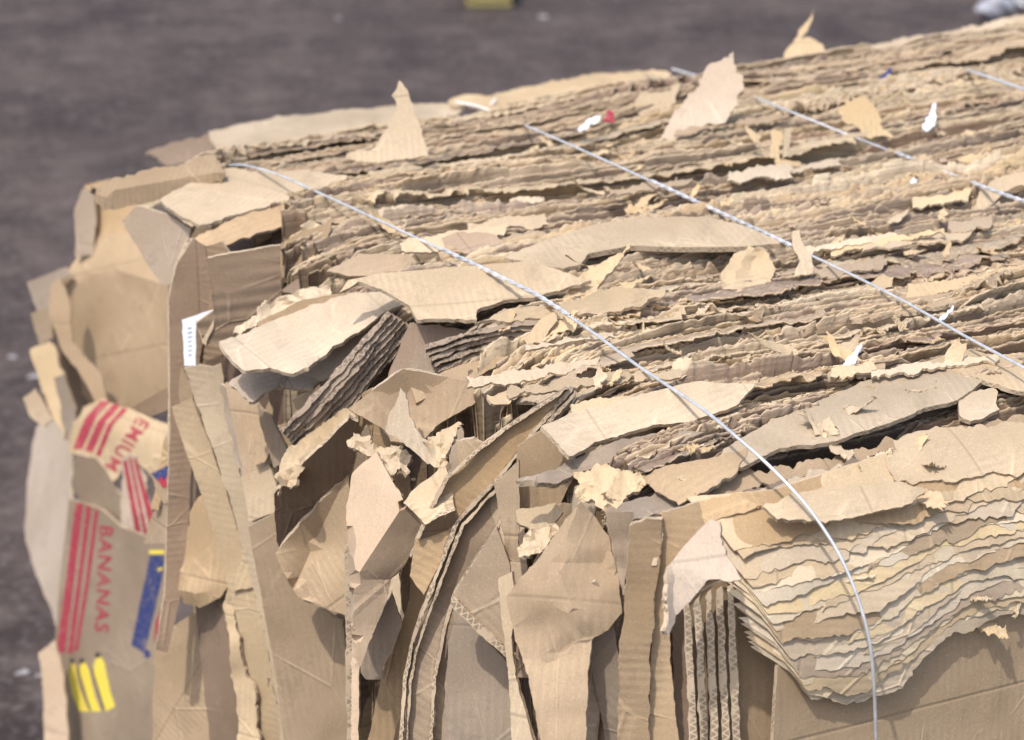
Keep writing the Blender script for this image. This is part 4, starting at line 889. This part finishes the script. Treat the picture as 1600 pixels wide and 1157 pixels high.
fl('torn leaf of liner on the second wire at right', [(1342, 462), (1364, 440), (1380, 428), (1398, 432), (1394, 448), (1372, 460), (1352, 470)], ('p', (1370, 455), .03, (-.2, -.7, .7)), cat='torn flap', name='torn_flap', mat='scrap', torn=2., th=.0015, grid=6)
BR = [((1165, 196), (1190, 214), (1180, 226), (1166, 206)), ((1180, 200), (1192, 238), (1200, 248), (1182, 222)), ((1206, 204), (1222, 206), (1220, 252), (1202, 246)), ((1228, 200), (1238, 198), (1234, 240), (1222, 250)), ((1210, 248), (1252, 254), (1246, 266), (1212, 258))]
for k, b in enumerate(BR):
    fl(f'{("slanting left", "narrow left", "broad central", "upright right", "flat lower right")[k]} strip in the burst of torn liner', list(b), ('p', (1210, 240), .055 + .004 * k, (-.2, -.8, .5)), cat='torn flap', name='torn_flap', mat='scrap', torn=1.5, th=.0012, grid=6, wr=.003)

# ================================================================== WIRES
def smooth_path(P, n):
    P = np.array(P, float); d = np.concatenate([[0], np.cumsum(np.linalg.norm(np.diff(P, axis=0), axis=1))])
    t = np.linspace(0, d[-1], n); out = np.stack([np.interp(t, d, P[:, k]) for k in range(P.shape[1])], 1)
    for _ in range(10):
        o = out.copy(); o[1:-1] = (out[:-2] + out[2:] + 2 * out[1:-1]) / 4; out = o
    return out

def tube(P, r, seg=8, twist=None):
    P = np.asarray(P); n = len(P); T = np.gradient(P, axis=0); T /= np.linalg.norm(T, axis=1, keepdims=True)
    ref = np.array([0, 0, 1.]); A = np.cross(T, ref); A /= np.linalg.norm(A, axis=1, keepdims=True); B = np.cross(A, T)
    if twist is not None:
        P = P + A * (np.cos(twist) * r * .98)[:, None] + B * (np.sin(twist) * r * .98)[:, None]
    a = np.linspace(0, 2 * np.pi, seg, endpoint=False)
    V = P[:, None] + r * (np.cos(a)[None, :, None] * A[:, None] + np.sin(a)[None, :, None] * B[:, None])
    V = V.reshape(-1, 3); i = np.arange(n - 1)[:, None] * seg; k = np.arange(seg)[None]; k2 = (k + 1) % seg
    Q = np.stack([i + k, i + k2, i + seg + k2, i + seg + k], 2).reshape(-1, 4)
    return V, Q

def wire(label, px, off, knots, r=.0012):
    P2 = smooth_path([(p[0], p[1]) for p in px], 260)
    offs = np.interp(np.linspace(0, 1, 260), np.linspace(0, 1, len(off)), off)
    P3 = CAM + rays(P2) * (trace(P2) - offs)[:, None]
    P3 = smooth_path(P3, 420)
    V, Q = tube(P3, r)
    o = link_mesh('baling_wire', V, Q[:, ::-1], [M['wire']], smooth=0)
    tag(o, label, 'baling wire', 'galvanised wires tied round the bale')
    dv = P3 - CAM; pxs = np.stack([800 + F * (dv @ RIGHT) / (dv @ FWD), 578.5 - F * (dv @ UP) / (dv @ FWD)], 1)
    for a, b in knots:
        i0 = int(np.argmin(np.abs(pxs[:, 0] - a))); i1 = int(np.argmin(np.abs(pxs[:, 0] - b))); seg = smooth_path(P3[i0:i1 + 1], 240)
        L = np.linalg.norm(np.diff(seg, axis=0), axis=1).sum()
        ph = np.linspace(0, 2 * np.pi * L / .026, 240)
        V1, Q1 = tube(seg + np.array([0, 0, .0006]), r * .86, 7, ph); V2, Q2 = tube(seg + np.array([0, 0, .0006]), r * .86, 7, ph + np.pi)
        link_mesh('twisted_joint', np.vstack([V1, V2]), np.vstack([Q1, Q2 + len(V1)])[:, ::-1], [M['wire']], parent=o, smooth=0)
wire('first baling wire from the left, bending down over the front edge', [(330, 262), (380, 256), (440, 275), (560, 330), (700, 395), (840, 462), (920, 515), (1000, 575), (1100, 640), (1200, 725), (1262, 790), (1310, 860), (1340, 930), (1360, 1000), (1366, 1065), (1370, 1190)], [.03, .07, .075, .075, .075, .075, .075, .07, .065, .06, .06, .06], [(694, 892)])
wire('second baling wire from the left, running to the right border', [(712, 160), (745, 165), (860, 213), (970, 262), (1100, 322), (1230, 382), (1340, 434), (1420, 475), (1510, 527), (1600, 575), (1690, 625)], [.10, .12, .09, .07, .07, .075, .075, .075], [(1015, 1240)])
wire('third baling wire from the left, partly hidden by torn liner', [(1050, 108), (1100, 122), (1160, 145), (1228, 172), (1310, 205), (1390, 236), (1460, 264), (1540, 295), (1600, 316), (1700, 352)], [.03, .08, .085, .03, .03, .08, .085, .085], [(1400, 1640)])
wire('fourth baling wire, at the far right corner of the top', [(1360, 82), (1400, 86), (1470, 98), (1530, 116), (1600, 140), (1700, 175)], [.12, .17, .16, .15, .14], [], r=.0017)

# ================================================================== LOOSE TORN BITS ON THE TOP
def scrap(label, p0, ang, length, width, curl, off, seed, mat='scrap', group=None, up0=.08):
    """a small ragged ribbon of peeled liner, curling up from where it lies"""
    r = np.random.default_rng(seed)
    A = CAM + rays([p0])[0] * (trace([p0])[0] - off)
    n = np.array([-.1, -.2, 1.]); n /= np.linalg.norm(n)
    e = np.array([math.cos(ang), math.sin(ang), 0]); e -= n * (e @ n); e /= np.linalg.norm(e); w = np.cross(n, e)
    ns, nw = 18, 6; s = np.linspace(0, 1, ns); th = up0 + curl * s
    pe = np.concatenate([[0], np.cumsum(np.cos(th[:-1]))]) * length / ns; pn = np.concatenate([[0], np.cumsum(np.sin(th[:-1]))]) * length / ns
    prof = (.35 + .65 * np.sin(np.pi * np.clip(s * .8 + .15, 0, 1))) * width / 2
    l = prof * (1 + .35 * fr1(s, .25, seed + 1, 3)); rt = prof * (1 + .35 * fr1(s, .25, seed + 9, 3))
    tw = r.uniform(-.8, .8) * s
    c = np.linspace(-1, 1, nw)
    V = []
    for i in range(ns):
        side = w * math.cos(tw[i]) + n * math.sin(tw[i])
        for q in c: V.append(A + e * pe[i] + n * pn[i] + side * (q * (l[i] if q < 0 else rt[i])) + n * (.0006 * r.standard_normal()) + e * (.12 * width * r.standard_normal() if i in (0, ns - 1) else 0))
    V = np.array(V); i0 = (np.arange(ns - 1)[:, None] * nw + np.arange(nw - 1)[None]).ravel()
    Q = np.stack([i0, i0 + nw, i0 + nw + 1, i0 + 1], 1)
    t = .0007; V2 = V - n * t; N0 = len(V)
    rim = list(range(0, nw)) + [k * nw + nw - 1 for k in range(1, ns)] + [ (ns - 1) * nw + k for k in range(nw - 2, -1, -1)] + [k * nw for k in range(ns - 2, 0, -1)]
    RQ = np.array([(rim[k], rim[(k + 1) % len(rim)], rim[(k + 1) % len(rim)] + N0, rim[k] + N0) for k in range(len(rim))])
    allQ = np.vstack([Q, Q[:, ::-1] + N0, RQ]); U = np.vstack([V[:, :2], V[:, :2]])
    o = link_mesh('torn_scrap', np.vstack([V, V2]), allQ, [M[mat]], uvs=U[allQ].reshape(-1, 2), smooth=50)
    tag(o, label, 'torn scrap', group)
    return o
zones = [((560, 1000), (190, 330), 18), ((960, 1560), (110, 330), 44), ((900, 1580), (300, 480), 30), ((760, 1560), (470, 640), 24), ((1060, 1580), (640, 800), 16), ((560, 900), (330, 420), 12), ((960, 1100), (700, 790), 8), ((1190, 1590), (850, 1000), 9)]
zn = ['near the far edge between the wires', 'on the blurred far right of the top', 'around the second wire', 'on the sharp middle of the top', 'on the front right slope', 'around the first wire', 'beside the front corner', 'on the draped front stack']
q = 0
for zi, ((xa, xb), (ya, yb), cnt) in enumerate(zones):
    for _ in range(cnt):
        q += 1
        p = (rng.uniform(xa, xb), rng.uniform(ya, yb))
        if p[1] < 245 - .15 * p[0] + 30: p = (p[0], 245 - .15 * p[0] + 40)
        big = rng.random() < .22
        scrap(f'small torn scrap of pale liner {zn[zi]}', p, rng.uniform(-.6, .6) + (math.pi if rng.random() < .5 else 0) + (rng.uniform(-1.5, 1.5) if rng.random() < .4 else 0), rng.uniform(.02, .045) if big else rng.uniform(.006, .02),
              rng.uniform(.008, .018) if big else rng.uniform(.003, .009), rng.uniform(-.3, 1.3), rng.uniform(.003, .010) if zi == 7 else rng.uniform(.020, .042), 20000 + q * 23, group=f'small torn scraps {zn[zi]}')
for lb, p, an, L, W, off, mt in (('white paper strip lying near the far end of the second wire', (720, 196), .1, .06, .012, .04, 'white'), ('white crumpled bit left of the second wire', (905, 203), .0, .028, .012, .05, 'white'),
                             ('tiny red printed bit among the far torn sheets', (955, 190), 1.2, .016, .01, .05, 'red'), ('small blue printed bit among the far torn sheets', (1358, 134), .1, .035, .008, .05, 'blue'),
                             ('white bit beside the pinkish upright sheet', (1188, 132), .2, .03, .014, .05, 'white'), ('pair of white specks right of the second wire', (1418, 300), .5, .018, .010, .05, 'white'),
                             ('white fleck under the second wire at right', (1468, 500), .2, .018, .005, .05, 'white'), ('forked white strip at the right of the third wire', (1450, 205), .8, .04, .008, .05, 'white'),
                             ('silvery foil shred in the cracks right of the first wire', (1310, 580), .3, .03, .005, .045, 'white')):
    scrap(lb, p, an, L, W, .6, off, int(p[0]) * 7, mat=mt, up0=.15)

# ================================================================== BEHIND THE BALE
def on_ground(px):
    d = rays([px])[0]; return CAM + d * ((GZ - CAM[2]) / d[2])
def bx(c, sx, sy, sz, rz, b=.006):
    bm = bmesh.new(); bmesh.ops.create_cube(bm, size=1)
    for v in bm.verts: v.co = Vector((v.co.x * sx, v.co.y * sy, (v.co.z + .5) * sz))
    bmesh.ops.bevel(bm, geom=bm.edges[:], offset=b, segments=2, affect='EDGES')
    R = Matrix.Rotation(rz, 3, 'Z'); V = [np.array(c) + np.array(R @ v.co) for v in bm.verts]; Fc = [tuple(v.index for v in f.verts) for f in bm.faces]
    bm.free(); return V, Fc
def crate():
    g = on_ground((764, 11)); rz = -YAW
    r = bpy.data.objects.new('plastic_crate', None); COL.objects.link(r); r.location = g
    tag(r, 'blurred yellow crate on the dark ground at the top of the picture', 'crate')
    mt = plain('yellow_plastic', (.36, .31, .13), .5)
    def part(n, dx, dy, dz, sx, sy, sz, m):
        R = Matrix.Rotation(rz, 3, 'Z'); c = g + np.array(R @ Vector((dx, dy, 0))) + np.array([0, 0, dz]); V, Fc = bx(c, sx, sy, sz, rz); link_mesh(n, V, Fc, [m], parent=r)
    part('base', 0, .1, 0, .17, .24, .02, mt)
    for s_ in (-1, 1): part('side_panel', s_ * .08, .1, .021, .012, .24, .12, mt)
    part('front_panel', 0, -.016, .021, .145, .012, .12, mt); part('back_panel', 0, .216, .021, .145, .012, .12, mt)
crate()
def bag(px, rad, label, mat, squash=.5, seed=3):
    g = on_ground(px); bm = bmesh.new(); bmesh.ops.create_icosphere(bm, subdivisions=4, radius=1)
    V = np.array([v.co[:] for v in bm.verts]); Fc = [tuple(v.index for v in f.verts) for f in bm.faces]; bm.free()
    k = 1 + .16 * n2(V[:, 0] + V[:, 2], V[:, 1], .5, .5, seed) + .07 * n2(V[:, 0], V[:, 1] - V[:, 2], .17, .17, seed + 1)
    V = V * k[:, None] * np.array([1, .8, squash]) * rad; V[:, 2] -= V[:, 2].min(); V += g
    o = link_mesh('crumpled_bag', V, Fc, [mat]); tag(o, label, 'plastic bag')
bag((1552, 34), .062, 'blurred grey white crumpled bag on the ground behind the bale', plain('bag_plastic', (.42, .42, .47), .4), .6)
bag((1606, 16), .06, 'blurred white crumpled bag at the upper right border', plain('white_bag_plastic', (.75, .77, .8), .4), .9, 9)
for i, (p, sz, lb) in enumerate([((848, 28), .016, 'pale paper speck on the ground above the far edge'), ((52, 590), .012, 'pale speck of paper on the ground left of the bale'), ((36, 1052), .010, 'pale crumb of paper on the ground at the lower left'), ((62, 1058), .007, 'tiny paper crumb beside the lower left crumb'),
                              ((20, 560), .010, 'small pale speck at the left border'), ((530, 30), .010, 'faint paper fleck on the dark ground at the top')]):
    g = on_ground(p); a = np.linspace(0, 2 * np.pi, 9)[:-1]; r_ = sz * (1 + .3 * np.random.default_rng(i).standard_normal(8))
    V = [g + np.array([math.cos(t) * q_, math.sin(t) * q_, .002 + .3 * sz * (k % 2)]) for k, (t, q_) in enumerate(zip(a, r_))] + [g + np.array([0, 0, .6 * sz])]
    V += [v * np.array([1, 1, 0]) + np.array([0, 0, GZ + .001]) for v in V[:8]]
    Fc = [(k, (k + 1) % 8, 8) for k in range(8)] + [(9 + k, 9 + (k + 1) % 8, (k + 1) % 8, k) for k in range(8)]
    tag(link_mesh('paper_litter', V, Fc, [M['litter']]), lb, 'paper scrap')
